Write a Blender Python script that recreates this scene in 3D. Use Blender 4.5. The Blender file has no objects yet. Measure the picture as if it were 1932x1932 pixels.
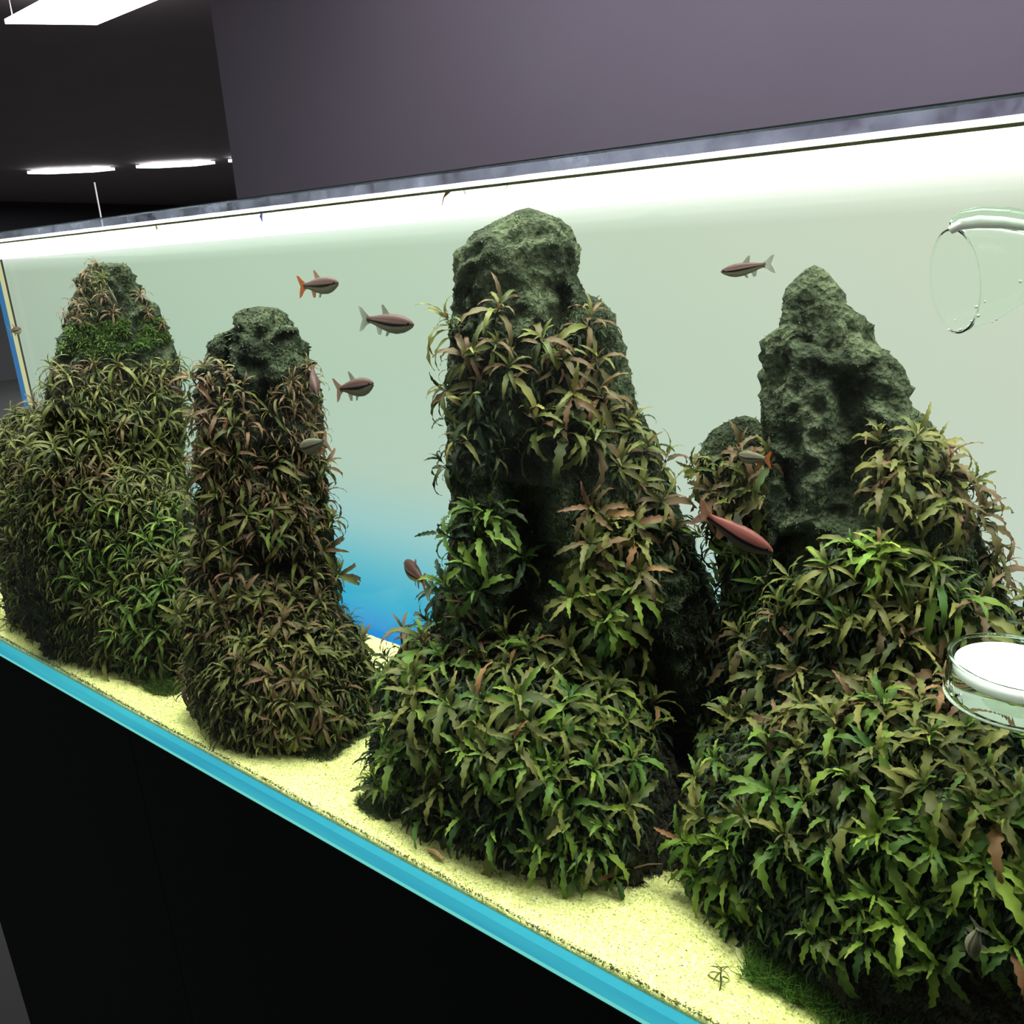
import bpy, bmesh, math, random
import numpy as np
from mathutils import Vector, Matrix, noise
from mathutils.bvhtree import BVHTree

random.seed(7)
RNG = np.random.default_rng(7)
scene = bpy.context.scene
COL = scene.collection

# ------------------------------------------------------------------ camera
CAM = Vector((0.0, 0.0, 1.242))
F_PX = 1515.0
d1 = Vector((-2095, -376, 1515)).normalized()          # image direction of the tank's -X (x right, y down, z forward)
d2 = Vector((235, 4800, 1515)); d2 = (d2 - d1 * d2.dot(d1)).normalized()   # image direction of world down
d3 = d1.cross(d2)
if d3.z < 0: d3 = -d3                                   # image direction of world +Y

def img2world(r):
    return Vector((-d1.dot(r), d3.dot(r), -d2.dot(r)))
right = img2world(Vector((1, 0, 0))); up = img2world(Vector((0, -1, 0))); back = img2world(Vector((0, 0, -1)))
M = Matrix(((right.x, up.x, back.x, CAM.x), (right.y, up.y, back.y, CAM.y), (right.z, up.z, back.z, CAM.z), (0, 0, 0, 1)))
cam_data = bpy.data.cameras.new('camera')
cam_data.sensor_width = 36; cam_data.sensor_fit = 'HORIZONTAL'
cam_data.lens = 36 * F_PX / 1932
cam_data.clip_start = 0.01; cam_data.clip_end = 60
cam = bpy.data.objects.new('camera', cam_data); COL.objects.link(cam)
cam.matrix_world = M
scene.camera = cam

# ------------------------------------------------------------------ world, colour, lights
scene.view_settings.view_transform = 'Standard'
try: scene.view_settings.look = 'None'
except Exception: pass
scene.view_settings.exposure = 0.0
scene.view_settings.gamma = 1.0
scene.view_settings.use_curve_mapping = False
world = bpy.data.worlds.new('world'); scene.world = world; world.use_nodes = True
world.node_tree.nodes['Background'].inputs[0].default_value = (0.5, 0.52, 0.6, 1)
world.node_tree.nodes['Background'].inputs[1].default_value = 0.012

def area(name, loc, sx, sy, power, color=(1, 1, 1), rot=(0, 0, 0), spread=180):
    l = bpy.data.lights.new(name, 'AREA'); l.shape = 'RECTANGLE'; l.size = sx; l.size_y = sy
    l.energy = power; l.color = color; l.spread = math.radians(spread)
    o = bpy.data.objects.new(name, l); COL.objects.link(o); o.location = loc; o.rotation_euler = rot
    o['kind'] = 'helper'
    return o
area('tank_lamp', (-0.65, 0.535, 1.72), 2.3, 0.16, 30, (1.0, 0.99, 0.93), spread=120)
area('room_lamp', (-0.2, 1.0, 2.5), 2.4, 0.5, 12, (0.95, 0.93, 1.0), (math.radians(22), 0, 0), spread=140)
area('room_lamp', (-1.2, -0.9, 2.5), 1.2, 1.2, 4, (0.97, 0.96, 1.0))
area('entrance_lamp', (-2.5, -3.0, 2.55), 5, 0.8, 50, (0.95, 1.0, 0.97))  # added light on the unseen front wall, so pane reflections lift the blacks
area('far_room_lamp', (-10, 6.2, 2.5), 6, 1.5, 480, (0.97, 0.93, 1.0))
area('far_room_lamp', (-5, 3.6, 2.5), 2, 1.5, 200, (0.97, 0.93, 1.0))

# ------------------------------------------------------------------ pixel helpers
def ray(px, py):
    return img2world(Vector((px - 966.0, py - 966.0, F_PX)))
def atY(px, py, Y):
    r = ray(px, py); return CAM + r * (Y / r.y)
def atZ(px, py, z):
    r = ray(px, py); return CAM + r * ((z - CAM.z) / r.z)
def proj(p):
    v = Vector(p) - CAM
    u = v.dot(right); w = -v.dot(up); f = -v.dot(back)
    return (966 + F_PX * u / f, 966 + F_PX * w / f, f)

# ------------------------------------------------------------------ object helpers
def props(o, label=None, cat=None, group=None, kind=None):
    if label: o['label'] = label
    if cat: o['category'] = cat
    if group: o['group'] = group
    if kind: o['kind'] = kind
    return o
def empty(name, loc=(0, 0, 0), label=None, cat=None, group=None):
    o = bpy.data.objects.new(name, None); o.empty_display_size = 0.01
    COL.objects.link(o); o.location = loc
    return props(o, label, cat, group)
def mesh_obj(name, verts, faces, mat, parent=None, smooth=True, uvs=None):
    me = bpy.data.meshes.new(name)
    me.from_pydata([tuple(v) for v in verts], [], [tuple(f) for f in faces])
    if smooth: me.polygons.foreach_set('use_smooth', [True] * len(me.polygons))
    if uvs is not None:
        uvl = me.uv_layers.new(name='UVMap')
        idx = np.empty(len(me.loops), dtype=np.int32); me.loops.foreach_get('vertex_index', idx)
        uvl.data.foreach_set('uv', np.asarray(uvs, dtype=np.float32)[idx].ravel())
    if mat: me.materials.append(mat)
    me.update()
    o = bpy.data.objects.new(name, me); COL.objects.link(o)
    if parent: o.parent = parent
    return o
def fast_mesh(name, V, Fq, mat):
    """numpy verts (n,3), faces (m,k) -> mesh"""
    me = bpy.data.meshes.new(name)
    n, m, k = len(V), len(Fq), Fq.shape[1]
    me.vertices.add(n); me.vertices.foreach_set('co', V.astype(np.float32).ravel())
    me.loops.add(m * k); me.loops.foreach_set('vertex_index', Fq.astype(np.int32).ravel())
    me.polygons.add(m); me.polygons.foreach_set('loop_start', np.arange(0, m * k, k, dtype=np.int32))
    me.polygons.foreach_set('loop_total', np.full(m, k, dtype=np.int32))
    me.update(calc_edges=True); me.validate()
    if mat: me.materials.append(mat)
    return me
def link_mesh(name, me, parent=None):
    o = bpy.data.objects.new(name, me); COL.objects.link(o)
    if parent: o.parent = parent
    return o
def box(name, a, b, mat, parent=None, bevel=0.0):
    (x0, y0, z0), (x1, y1, z1) = a, b
    bm = bmesh.new()
    bmesh.ops.create_cube(bm, size=1)
    for v in bm.verts:
        v.co = Vector(((x0 + x1) / 2 + v.co.x * (x1 - x0), (y0 + y1) / 2 + v.co.y * (y1 - y0), (z0 + z1) / 2 + v.co.z * (z1 - z0)))
    if bevel: bmesh.ops.bevel(bm, geom=bm.edges[:], offset=bevel, segments=2, affect='EDGES')
    me = bpy.data.meshes.new(name); bm.to_mesh(me); bm.free()
    if mat: me.materials.append(mat)
    return link_mesh(name, me, parent)
def tube_geo(pts, radii, sides=8, cap=True):
    pts = [Vector(p) for p in pts]; V = []; F = []
    n = len(pts); prev = None
    for i, p in enumerate(pts):
        t = (pts[min(i + 1, n - 1)] - pts[max(i - 1, 0)]).normalized()
        if prev is None:
            a = Vector((0, 0, 1)) if abs(t.z) < 0.9 else Vector((1, 0, 0))
            prev = t.cross(a).normalized()
        prev = (prev - t * prev.dot(t)).normalized(); b = t.cross(prev)
        r = radii[i] if hasattr(radii, '__len__') else radii
        for k in range(sides):
            a = 2 * math.pi * k / sides
            V.append(p + prev * math.cos(a) * r + b * math.sin(a) * r)
    for i in range(n - 1):
        for k in range(sides):
            k2 = (k + 1) % sides
            F.append((i * sides + k, i * sides + k2, (i + 1) * sides + k2, (i + 1) * sides + k))
    if cap:
        F.append(tuple(range(sides))[::-1]); F.append(tuple((n - 1) * sides + k for k in range(sides)))
    return V, F
def tube(name, pts, radii, mat, parent=None, sides=8):
    V, F = tube_geo(pts, radii, sides); return mesh_obj(name, V, F, mat, parent)
def lathe_geo(profile, seg=48, close=False):
    V = []; F = []; n = len(profile)
    for r, z in profile:
        for k in range(seg):
            a = 2 * math.pi * k / seg; V.append((r * math.cos(a), r * math.sin(a), z))
    for i in range(n if close else n - 1):
        j = (i + 1) % n
        for k in range(seg):
            k2 = (k + 1) % seg
            F.append((i * seg + k, i * seg + k2, j * seg + k2, j * seg + k))
    return V, F

# ------------------------------------------------------------------ materials
def new_mat(name):
    m = bpy.data.materials.new(name); m.use_nodes = True
    nt = m.node_tree; nt.nodes.clear()
    out = nt.nodes.new('ShaderNodeOutputMaterial')
    return m, nt, out
def N(nt, t, **kw):
    n = nt.nodes.new(t)
    for k, v in kw.items():
        if k.startswith('_'): setattr(n, k[1:], v)
        else: n.inputs[k.replace('__', ' ')].default_value = v
    return n
def ramp(nt, stops, interp='LINEAR'):
    n = nt.nodes.new('ShaderNodeValToRGB'); n.color_ramp.interpolation = interp
    e = n.color_ramp.elements
    while len(e) > 1: e.remove(e[-1])
    e[0].position = stops[0][0]; e[0].color = (*stops[0][1], 1)
    for p, c in stops[1:]:
        x = e.new(p); x.color = (*c, 1)
    return n
def lin(r, g, b):
    f = lambda c: (c / 255 / 12.92) if c / 255 <= 0.04045 else ((c / 255 + 0.055) / 1.055) ** 2.4
    return (f(r), f(g), f(b))
def simple_mat(name, col, rough=0.6, metal=0.0, noise_scale=None, var=0.15, bump=0.0, bscale=80, spec=0.5):
    m, nt, out = new_mat(name)
    p = N(nt, 'ShaderNodeBsdfPrincipled', Roughness=rough, Metallic=metal)
    p.inputs['Specular IOR Level'].default_value = spec
    tc = N(nt, 'ShaderNodeTexCoord')
    ns = N(nt, 'ShaderNodeTexNoise', Scale=noise_scale or 12.0, Detail=4.0)
    nt.links.new(tc.outputs['Object'], ns.inputs['Vector'])
    c0 = tuple(c * (1 - var) for c in col); c1 = tuple(min(1, c * (1 + var)) for c in col)
    rp = ramp(nt, [(0.3, c0), (0.7, c1)])
    nt.links.new(ns.outputs['Fac'], rp.inputs['Fac']); nt.links.new(rp.outputs['Color'], p.inputs['Base Color'])
    if bump:
        nb = N(nt, 'ShaderNodeTexNoise', Scale=float(bscale), Detail=5.0)
        nt.links.new(tc.outputs['Object'], nb.inputs['Vector'])
        b = N(nt, 'ShaderNodeBump', Strength=bump, Distance=0.002)
        nt.links.new(nb.outputs['Fac'], b.inputs['Height']); nt.links.new(b.outputs['Normal'], p.inputs['Normal'])
    nt.links.new(p.outputs[0], out.inputs['Surface'])
    return m
def emit_mat(name, col, strength):
    m, nt, out = new_mat(name)
    e = N(nt, 'ShaderNodeEmission', Strength=strength); e.inputs[0].default_value = (*col, 1)
    nt.links.new(e.outputs[0], out.inputs['Surface']); return m
def pane_mat(name, tint=(0.97, 1.0, 0.98), gloss=0.04, rough=0.02, dirt=0.0, dirt_col=(0.75, 0.8, 0.9)):
    """clear sheet glass: straight-through light, a Fresnel share of mirror reflection, a little surface dirt"""
    m, nt, out = new_mat(name)
    t = N(nt, 'ShaderNodeBsdfTransparent'); t.inputs[0].default_value = (*tint, 1)
    g = N(nt, 'ShaderNodeBsdfGlossy', Roughness=rough)
    lw = N(nt, 'ShaderNodeLayerWeight', Blend=0.5)       # Schlick's approximation, the same from both sides of the sheet
    pw = N(nt, 'ShaderNodeMath', _operation='POWER'); pw.inputs[1].default_value = 5.0
    nt.links.new(lw.outputs['Facing'], pw.inputs[0])
    mul = N(nt, 'ShaderNodeMath', _operation='MULTIPLY_ADD'); mul.inputs[1].default_value = 0.5; mul.inputs[2].default_value = gloss
    nt.links.new(pw.outputs[0], mul.inputs[0])
    mx = N(nt, 'ShaderNodeMixShader')
    nt.links.new(mul.outputs[0], mx.inputs[0]); nt.links.new(t.outputs[0], mx.inputs[1]); nt.links.new(g.outputs[0], mx.inputs[2])
    last = mx
    if dirt:
        d = N(nt, 'ShaderNodeBsdfTranslucent'); d.inputs[0].default_value = (*dirt_col, 1)
        d2_ = N(nt, 'ShaderNodeBsdfDiffuse'); d2_.inputs[0].default_value = (*dirt_col, 1)
        ad = N(nt, 'ShaderNodeMixShader'); ad.inputs[0].default_value = 0.5
        nt.links.new(d.outputs[0], ad.inputs[1]); nt.links.new(d2_.outputs[0], ad.inputs[2])
        tc = N(nt, 'ShaderNodeTexCoord'); ns = N(nt, 'ShaderNodeTexNoise', Scale=30.0, Detail=8.0, Roughness=0.7)
        nt.links.new(tc.outputs['Object'], ns.inputs['Vector'])
        rp = ramp(nt, [(0.35, (0, 0, 0)), (0.75, (dirt,) * 3)])
        nt.links.new(ns.outputs['Fac'], rp.inputs['Fac'])
        m2 = N(nt, 'ShaderNodeMixShader')
        nt.links.new(rp.outputs[0], m2.inputs[0]); nt.links.new(mx.outputs[0], m2.inputs[1]); nt.links.new(ad.outputs[0], m2.inputs[2])
        last = m2
    nt.links.new(last.outputs[0], out.inputs['Surface']); return m
def glass_mat(name, ior=1.14, col=(0.96, 1.0, 0.97)):
    m, nt, out = new_mat(name)
    g = N(nt, 'ShaderNodeBsdfGlass', Roughness=0.0, IOR=ior); g.inputs[0].default_value = (*col, 1)
    nt.links.new(g.outputs[0], out.inputs['Surface']); return m
def leaf_mat(name, cols, tip, translucent=0.3, tip_amt=0.6):
    m, nt, out = new_mat(name)
    oi = N(nt, 'ShaderNodeObjectInfo'); ge = N(nt, 'ShaderNodeNewGeometry')
    ad = N(nt, 'ShaderNodeMath', _operation='ADD'); fr = N(nt, 'ShaderNodeMath', _operation='FRACT')
    nt.links.new(oi.outputs['Random'], ad.inputs[0]); nt.links.new(ge.outputs['Random Per Island'], ad.inputs[1])
    nt.links.new(ad.outputs[0], fr.inputs[0])
    k = len(cols)
    rp = ramp(nt, [(i / (k - 1), c) for i, c in enumerate(cols)])
    nt.links.new(fr.outputs[0], rp.inputs['Fac'])
    uv = N(nt, 'ShaderNodeUVMap'); sp = N(nt, 'ShaderNodeSeparateXYZ')
    nt.links.new(uv.outputs[0], sp.inputs[0])
    # tips of some leaves yellowing
    r2 = N(nt, 'ShaderNodeMath', _operation='MULTIPLY'); r2.inputs[1].default_value = 7.31
    nt.links.new(fr.outputs[0], r2.inputs[0])
    f2 = N(nt, 'ShaderNodeMath', _operation='FRACT'); nt.links.new(r2.outputs[0], f2.inputs[0])
    pw = N(nt, 'ShaderNodeMath', _operation='POWER'); pw.inputs[1].default_value = 2.0
    nt.links.new(sp.outputs[0], pw.inputs[0])
    m1 = N(nt, 'ShaderNodeMath', _operation='MULTIPLY'); nt.links.new(pw.outputs[0], m1.inputs[0]); nt.links.new(f2.outputs[0], m1.inputs[1])
    m3 = N(nt, 'ShaderNodeMath', _operation='MULTIPLY'); m3.inputs[1].default_value = tip_amt; nt.links.new(m1.outputs[0], m3.inputs[0])
    mx = N(nt, 'ShaderNodeMix', _data_type='RGBA')
    nt.links.new(m3.outputs[0], mx.inputs['Factor']); nt.links.new(rp.outputs[0], mx.inputs['A']); mx.inputs['B'].default_value = (*tip, 1)
    # fine blotches and midrib
    tc = N(nt, 'ShaderNodeTexCoord'); ns = N(nt, 'ShaderNodeTexNoise', Scale=260.0, Detail=2.0)
    nt.links.new(tc.outputs['Object'], ns.inputs['Vector'])
    rr = ramp(nt, [(0.3, (0.72,) * 3), (0.7, (1.12,) * 3)]); nt.links.new(ns.outputs['Fac'], rr.inputs['Fac'])
    mm = N(nt, 'ShaderNodeMix', _data_type='RGBA', _blend_type='MULTIPLY'); mm.inputs['Factor'].default_value = 1
    nt.links.new(mx.outputs['Result'], mm.inputs['A']); nt.links.new(rr.outputs[0], mm.inputs['B'])
    p = N(nt, 'ShaderNodeBsdfPrincipled', Roughness=0.55); p.inputs['Specular IOR Level'].default_value = 0.25
    nt.links.new(mm.outputs['Result'], p.inputs['Base Color'])
    t = N(nt, 'ShaderNodeBsdfTranslucent'); nt.links.new(mm.outputs['Result'], t.inputs[0])
    ms = N(nt, 'ShaderNodeMixShader'); ms.inputs[0].default_value = translucent
    nt.links.new(p.outputs[0], ms.inputs[1]); nt.links.new(t.outputs[0], ms.inputs[2])
    nt.links.new(ms.outputs[0], out.inputs['Surface'])
    return m

MAT = {}
MAT['leaf_olive'] = leaf_mat('leaf_olive', [lin(50, 62, 30), lin(92, 104, 46), lin(122, 122, 62), lin(68, 88, 42), lin(102, 102, 58)], lin(150, 140, 74), tip_amt=0.5)
MAT['leaf_green'] = leaf_mat('leaf_green', [lin(42, 76, 30), lin(82, 118, 44), lin(122, 146, 54), lin(56, 96, 42), lin(98, 128, 48)], lin(150, 156, 70), tip_amt=0.4)
MAT['leaf_bright'] = leaf_mat('leaf_bright', [lin(96, 140, 46), lin(124, 160, 54), lin(144, 168, 66)], lin(190, 180, 80), tip_amt=0.4)
MAT['leaf_brown'] = leaf_mat('leaf_brown', [lin(70, 66, 40), lin(102, 84, 58), lin(84, 86, 48), lin(118, 90, 66), lin(90, 78, 54)], lin(150, 112, 80), tip_amt=0.4)
MAT['leaf_dark'] = leaf_mat('leaf_dark', [lin(28, 48, 26), lin(46, 64, 34), lin(38, 60, 38)], lin(90, 92, 46), tip_amt=0.3)
MAT['leaf_dead'] = leaf_mat('leaf_dead', [lin(138, 98, 66), lin(150, 118, 76)], lin(160, 124, 86))
MAT['moss'] = leaf_mat('moss', [lin(34, 50, 28), lin(56, 74, 40), lin(72, 86, 50)], lin(90, 104, 58), 0.2, 0.3)
MAT['moss_grey'] = leaf_mat('moss_grey', [lin(40, 52, 38), lin(60, 76, 54), lin(80, 94, 66)], lin(100, 108, 74), 0.15, 0.3)
MAT['moss_bright'] = leaf_mat('moss_bright', [lin(56, 88, 34), lin(80, 112, 44), lin(104, 118, 58)], lin(120, 136, 66), 0.3, 0.3)
MAT['moss_dark'] = leaf_mat('moss_dark', [lin(26, 36, 20), lin(40, 46, 28), lin(52, 48, 32)], lin(70, 66, 40), 0.2, 0.3)
MAT['grass'] = leaf_mat('grass', [lin(60, 100, 38), lin(88, 132, 52), lin(118, 150, 62)], lin(96, 120, 54), 0.3, 0.4)

def rock_mat():
    m, nt, out = new_mat('lava_rock')
    tc = N(nt, 'ShaderNodeTexCoord')
    ns = N(nt, 'ShaderNodeTexNoise', Scale=26.0, Detail=9.0, Roughness=0.68)
    nt.links.new(tc.outputs['Object'], ns.inputs['Vector'])
    rp = ramp(nt, [(0.30, lin(24, 27, 20)), (0.46, lin(54, 64, 45)), (0.60, lin(82, 94, 68)), (0.75, lin(112, 120, 94))])
    nt.links.new(ns.outputs['Fac'], rp.inputs['Fac'])
    n2 = N(nt, 'ShaderNodeTexNoise', Scale=150.0, Detail=6.0, Roughness=0.7)
    vo = N(nt, 'ShaderNodeTexVoronoi', Scale=210.0)
    nt.links.new(tc.outputs['Object'], n2.inputs['Vector']); nt.links.new(tc.outputs['Object'], vo.inputs['Vector'])
    ad = N(nt, 'ShaderNodeMath', _operation='ADD'); nt.links.new(n2.outputs['Fac'], ad.inputs[0]); nt.links.new(vo.outputs['Distance'], ad.inputs[1])
    b = N(nt, 'ShaderNodeBump', Strength=1.0, Distance=0.006); nt.links.new(ad.outputs[0], b.inputs['Height'])
    p = N(nt, 'ShaderNodeBsdfPrincipled', Roughness=0.9); p.inputs['Specular IOR Level'].default_value = 0.15
    nt.links.new(rp.outputs[0], p.inputs['Base Color']); nt.links.new(b.outputs[0], p.inputs['Normal'])
    nt.links.new(p.outputs[0], out.inputs['Surface']); return m
MAT['rock'] = rock_mat()
MAT['soil'] = simple_mat('dark_soil', lin(46, 46, 30), 0.95, noise_scale=60, var=0.4, bump=0.8, bscale=150)

def sand_mat():
    m, nt, out = new_mat('pale_sand')
    tc = N(nt, 'ShaderNodeTexCoord')
    vo = N(nt, 'ShaderNodeTexVoronoi', Scale=620.0)
    nt.links.new(tc.outputs['Object'], vo.inputs['Vector'])
    sp = N(nt, 'ShaderNodeSeparateColor'); nt.links.new(vo.outputs['Color'], sp.inputs[0])
    rp = ramp(nt, [(0.0, lin(150, 146, 96)), (0.06, lin(196, 200, 120)), (0.5, lin(216, 222, 138)), (1.0, lin(236, 238, 176))])
    nt.links.new(sp.outputs[0], rp.inputs['Fac'])
    n2 = N(nt, 'ShaderNodeTexNoise', Scale=9.0, Detail=3.0); nt.links.new(tc.outputs['Object'], n2.inputs['Vector'])
    rr = ramp(nt, [(0.3, (0.9, 0.92, 0.86)), (0.7, (1, 1, 1))]); nt.links.new(n2.outputs['Fac'], rr.inputs['Fac'])
    mm = N(nt, 'ShaderNodeMix', _data_type='RGBA', _blend_type='MULTIPLY'); mm.inputs['Factor'].default_value = 1
    nt.links.new(rp.outputs[0], mm.inputs['A']); nt.links.new(rr.outputs[0], mm.inputs['B'])
    b = N(nt, 'ShaderNodeBump', Strength=0.5, Distance=0.001); nt.links.new(vo.outputs['Distance'], b.inputs['Height'])
    p = N(nt, 'ShaderNodeBsdfPrincipled', Roughness=0.9); p.inputs['Specular IOR Level'].default_value = 0.1
    nt.links.new(mm.outputs['Result'], p.inputs['Base Color']); nt.links.new(b.outputs[0], p.inputs['Normal'])
    nt.links.new(p.outputs[0], out.inputs['Surface']); return m
MAT['sand'] = sand_mat()

# ------------------------------------------------------------------ the room
MAT['ceiling'] = simple_mat('ceiling_paint', lin(128, 120, 120), 0.8, noise_scale=3, var=0.05)
MAT['wall'] = simple_mat('wall_paint', lin(150, 140, 156), 0.75, noise_scale=2, var=0.05)
MAT['dark_wall'] = simple_mat('dark_wall_paint', lin(52, 50, 54), 0.8, noise_scale=2, var=0.05)
MAT['pale_wall'] = simple_mat('pale_wall_paint', lin(170, 172, 170), 0.8, noise_scale=2, var=0.05)
MAT['floor'] = simple_mat('floor_paint', lin(38, 39, 38), 0.8, noise_scale=4, var=0.1)
CEIL = CAM.z + 1.36
FLOOR = -0.42
WY = 1.75
wx = atY(430, 250, WY).x
def st(o): o['kind'] = 'structure'; return o
st(box('floor', (-16, -4, FLOOR - 0.1), (3, 12, FLOOR), MAT['floor']))
st(box('ceiling', (-16, -4, CEIL), (3, 12, CEIL + 0.1), MAT['ceiling']))
st(box('wall_back', (wx, WY, FLOOR), (3, WY + 0.12, CEIL), MAT['wall']))
st(box('wall_left', (-16.1, -4, FLOOR), (-16, 12, CEIL), MAT['dark_wall']))
st(box('wall_far', (-16, 12, FLOOR), (3, 12.1, CEIL), MAT['dark_wall']))
st(box('wall_right', (3, -4, FLOOR), (3.1, 12, CEIL), MAT['wall']))
st(box('wall_front', (-16, -4.1, FLOOR), (3, -4, CEIL), MAT['pale_wall']))

MAT['panel'] = emit_mat('lit_diffuser', (1.0, 0.97, 0.98), 7.0)
MAT['panel_far'] = emit_mat('lit_diffuser_far', (1.0, 0.97, 1.0), 5.0)
MAT['panel_frame'] = simple_mat('white_enamel', lin(200, 198, 200), 0.4)
def quad_slab(name, pts, z0, z1, mat, parent=None):
    V = [(p[0], p[1], z0) for p in pts] + [(p[0], p[1], z1) for p in pts]
    n = len(pts)
    F = [tuple(range(n)), tuple(range(2 * n - 1, n - 1, -1))] + [(i, i + n, (i + 1) % n + n, (i + 1) % n) for i in range(n)]
    return mesh_obj(name, V, F, mat, parent, smooth=False)
def expand(pts, d):
    c = sum((Vector(p) for p in pts), Vector((0, 0))) / len(pts)
    return [Vector(p) + (Vector(p) - c).normalized() * d for p in pts]
PZ = CEIL - 0.16
q = [atZ(x, y, PZ).xy for x, y in ((10, 45), (183, 47), (330, -6), (420, -50), (190, -50), (95, 0))]
q = [q[0], q[1], q[3], q[4]]
t = empty('ceiling_light', (0, 0, 0), 'large bright white ceiling light panel at the upper left of the photo', 'ceiling light')
quad_slab('diffuser', q, PZ, PZ + 0.02, MAT['panel'], t)
for c_ in expand(q, -0.06):
    tube('hanger', [(c_.x, c_.y, PZ + 0.02), (c_.x, c_.y, CEIL)], 0.003, MAT['panel_frame'], t, 6)
for i, ((xa, ya), (xb, yb), lab) in enumerate([((52, 328), (217, 321), 'slim glowing ceiling light far off, left of the thin cable'),
                                         ((257, 317), (406, 309), 'slim glowing ceiling light far off, right of the thin cable'),
                                         ((431, 306), (560, 296), 'sliver of a far ceiling light cut off by the grey wall corner')]):
    a = atZ(xa, ya, CEIL - 0.05).xy; b = atZ(xb, yb, CEIL - 0.05).xy
    dr = (b - a).normalized(); nn = Vector((-a.x, -a.y)).normalized()
    w = 0.14
    pts = [a, a + dr * 0.25 + nn * w, b - dr * 0.25 + nn * w, b, b - dr * 0.25 - nn * w, a + dr * 0.25 - nn * w]
    t = empty('ceiling_light', (0, 0, 0), lab, 'ceiling light')
    quad_slab('diffuser', pts, CEIL - 0.05, CEIL - 0.02, MAT['panel_far'], t)
    quad_slab('housing', expand(pts, -0.05), CEIL - 0.02, CEIL, MAT['panel_frame'], t)
MAT['cable'] = simple_mat('grey_cable', lin(74, 72, 72), 0.5)
p0 = atY(178, 344, 3.2)
cb = tube('pole', [(p0.x, p0.y, FLOOR), (p0.x, p0.y, p0.z)], 0.006, MAT['cable'])
props(cb, 'thin grey pole standing in the dark room beyond the tank', 'pole')

# ------------------------------------------------------------------ cabinet and tank
XL, XR = -1.756, 0.62
YF, YB = 0.405, 0.716
ZB, ZT = 0.70, 1.2945
GT = 0.008
ZW = 1.2855
MAT['cabinet'] = simple_mat('black_cabinet', lin(12, 14, 15), 0.6, noise_scale=3, var=0.1, spec=0.12)
CL = XL + 0.042
t = empty('cabinet', ((XL + XR) / 2, 0.56, FLOOR), 'matt black cabinet standing under the aquarium', 'cabinet')
def child_box(name, a, b, mat, parent, bevel=0.0):
    L = parent.location
    return box(name, (a[0] - L.x, a[1] - L.y, a[2] - L.z), (b[0] - L.x, b[1] - L.y, b[2] - L.z), mat, parent, bevel)
child_box('body', (CL, YF + 0.004, FLOOR + 0.06), (XR, YB + 0.05, ZB - 0.0005), MAT['cabinet'], t, 0.002)
child_box('plinth', (CL + 0.03, YF + 0.03, FLOOR), (XR - 0.03, YB + 0.02, FLOOR + 0.06), MAT['cabinet'], t)
nd = 3; dw = (XR - CL) / nd
for i in range(nd):
    child_box('door', (CL + i * dw + 0.0006, YF, FLOOR + 0.065), (CL + (i + 1) * dw - 0.0006, YF + 0.004, ZB - 0.002), MAT['cabinet'], t)

MAT['pane'] = pane_mat('clear_pane', (0.985, 1.0, 0.99), 0.015)
MAT['pane_rim'] = pane_mat('pane_with_water_marks', (0.92, 0.95, 1.0), 0.02, dirt=0.5, dirt_col=(0.6, 0.67, 0.82))
MAT['edge'] = simple_mat('polished_glass_edge', lin(70, 88, 84), 0.2)
# glass edge; light piped from the screen's blue end is put in as emission
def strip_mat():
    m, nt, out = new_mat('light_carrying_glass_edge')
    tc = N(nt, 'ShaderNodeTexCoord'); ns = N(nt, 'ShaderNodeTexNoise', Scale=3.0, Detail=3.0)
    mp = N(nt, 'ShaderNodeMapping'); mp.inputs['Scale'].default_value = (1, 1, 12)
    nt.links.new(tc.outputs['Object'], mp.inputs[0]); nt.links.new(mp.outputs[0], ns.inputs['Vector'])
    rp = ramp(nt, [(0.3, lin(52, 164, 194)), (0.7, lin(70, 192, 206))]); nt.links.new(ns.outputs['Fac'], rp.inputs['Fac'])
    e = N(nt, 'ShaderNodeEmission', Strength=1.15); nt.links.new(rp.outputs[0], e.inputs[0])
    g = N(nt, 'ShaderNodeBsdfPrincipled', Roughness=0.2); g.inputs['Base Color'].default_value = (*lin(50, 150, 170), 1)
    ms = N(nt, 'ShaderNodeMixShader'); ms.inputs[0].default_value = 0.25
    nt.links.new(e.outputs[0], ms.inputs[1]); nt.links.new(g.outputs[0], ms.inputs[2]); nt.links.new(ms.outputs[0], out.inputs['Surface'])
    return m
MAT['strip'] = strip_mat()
MAT['strip_bright'] = emit_mat('lit_bottom_seam', lin(118, 226, 214), 0.85)  # piped light along the seam, put in as emission
MAT['blue_edge'] = emit_mat('blue_lit_glass_edge', lin(66, 134, 196), 0.75)  # glow standing in for the blue refraction fringe at the far corner
MAT['pale_edge'] = emit_mat('pale_lit_glass_edge', lin(226, 228, 170), 0.85)  # yellowish side of that fringe, likewise put in as glow
MAT['seam'] = simple_mat('clear_silicone', lin(214, 222, 196), 0.3)

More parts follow.
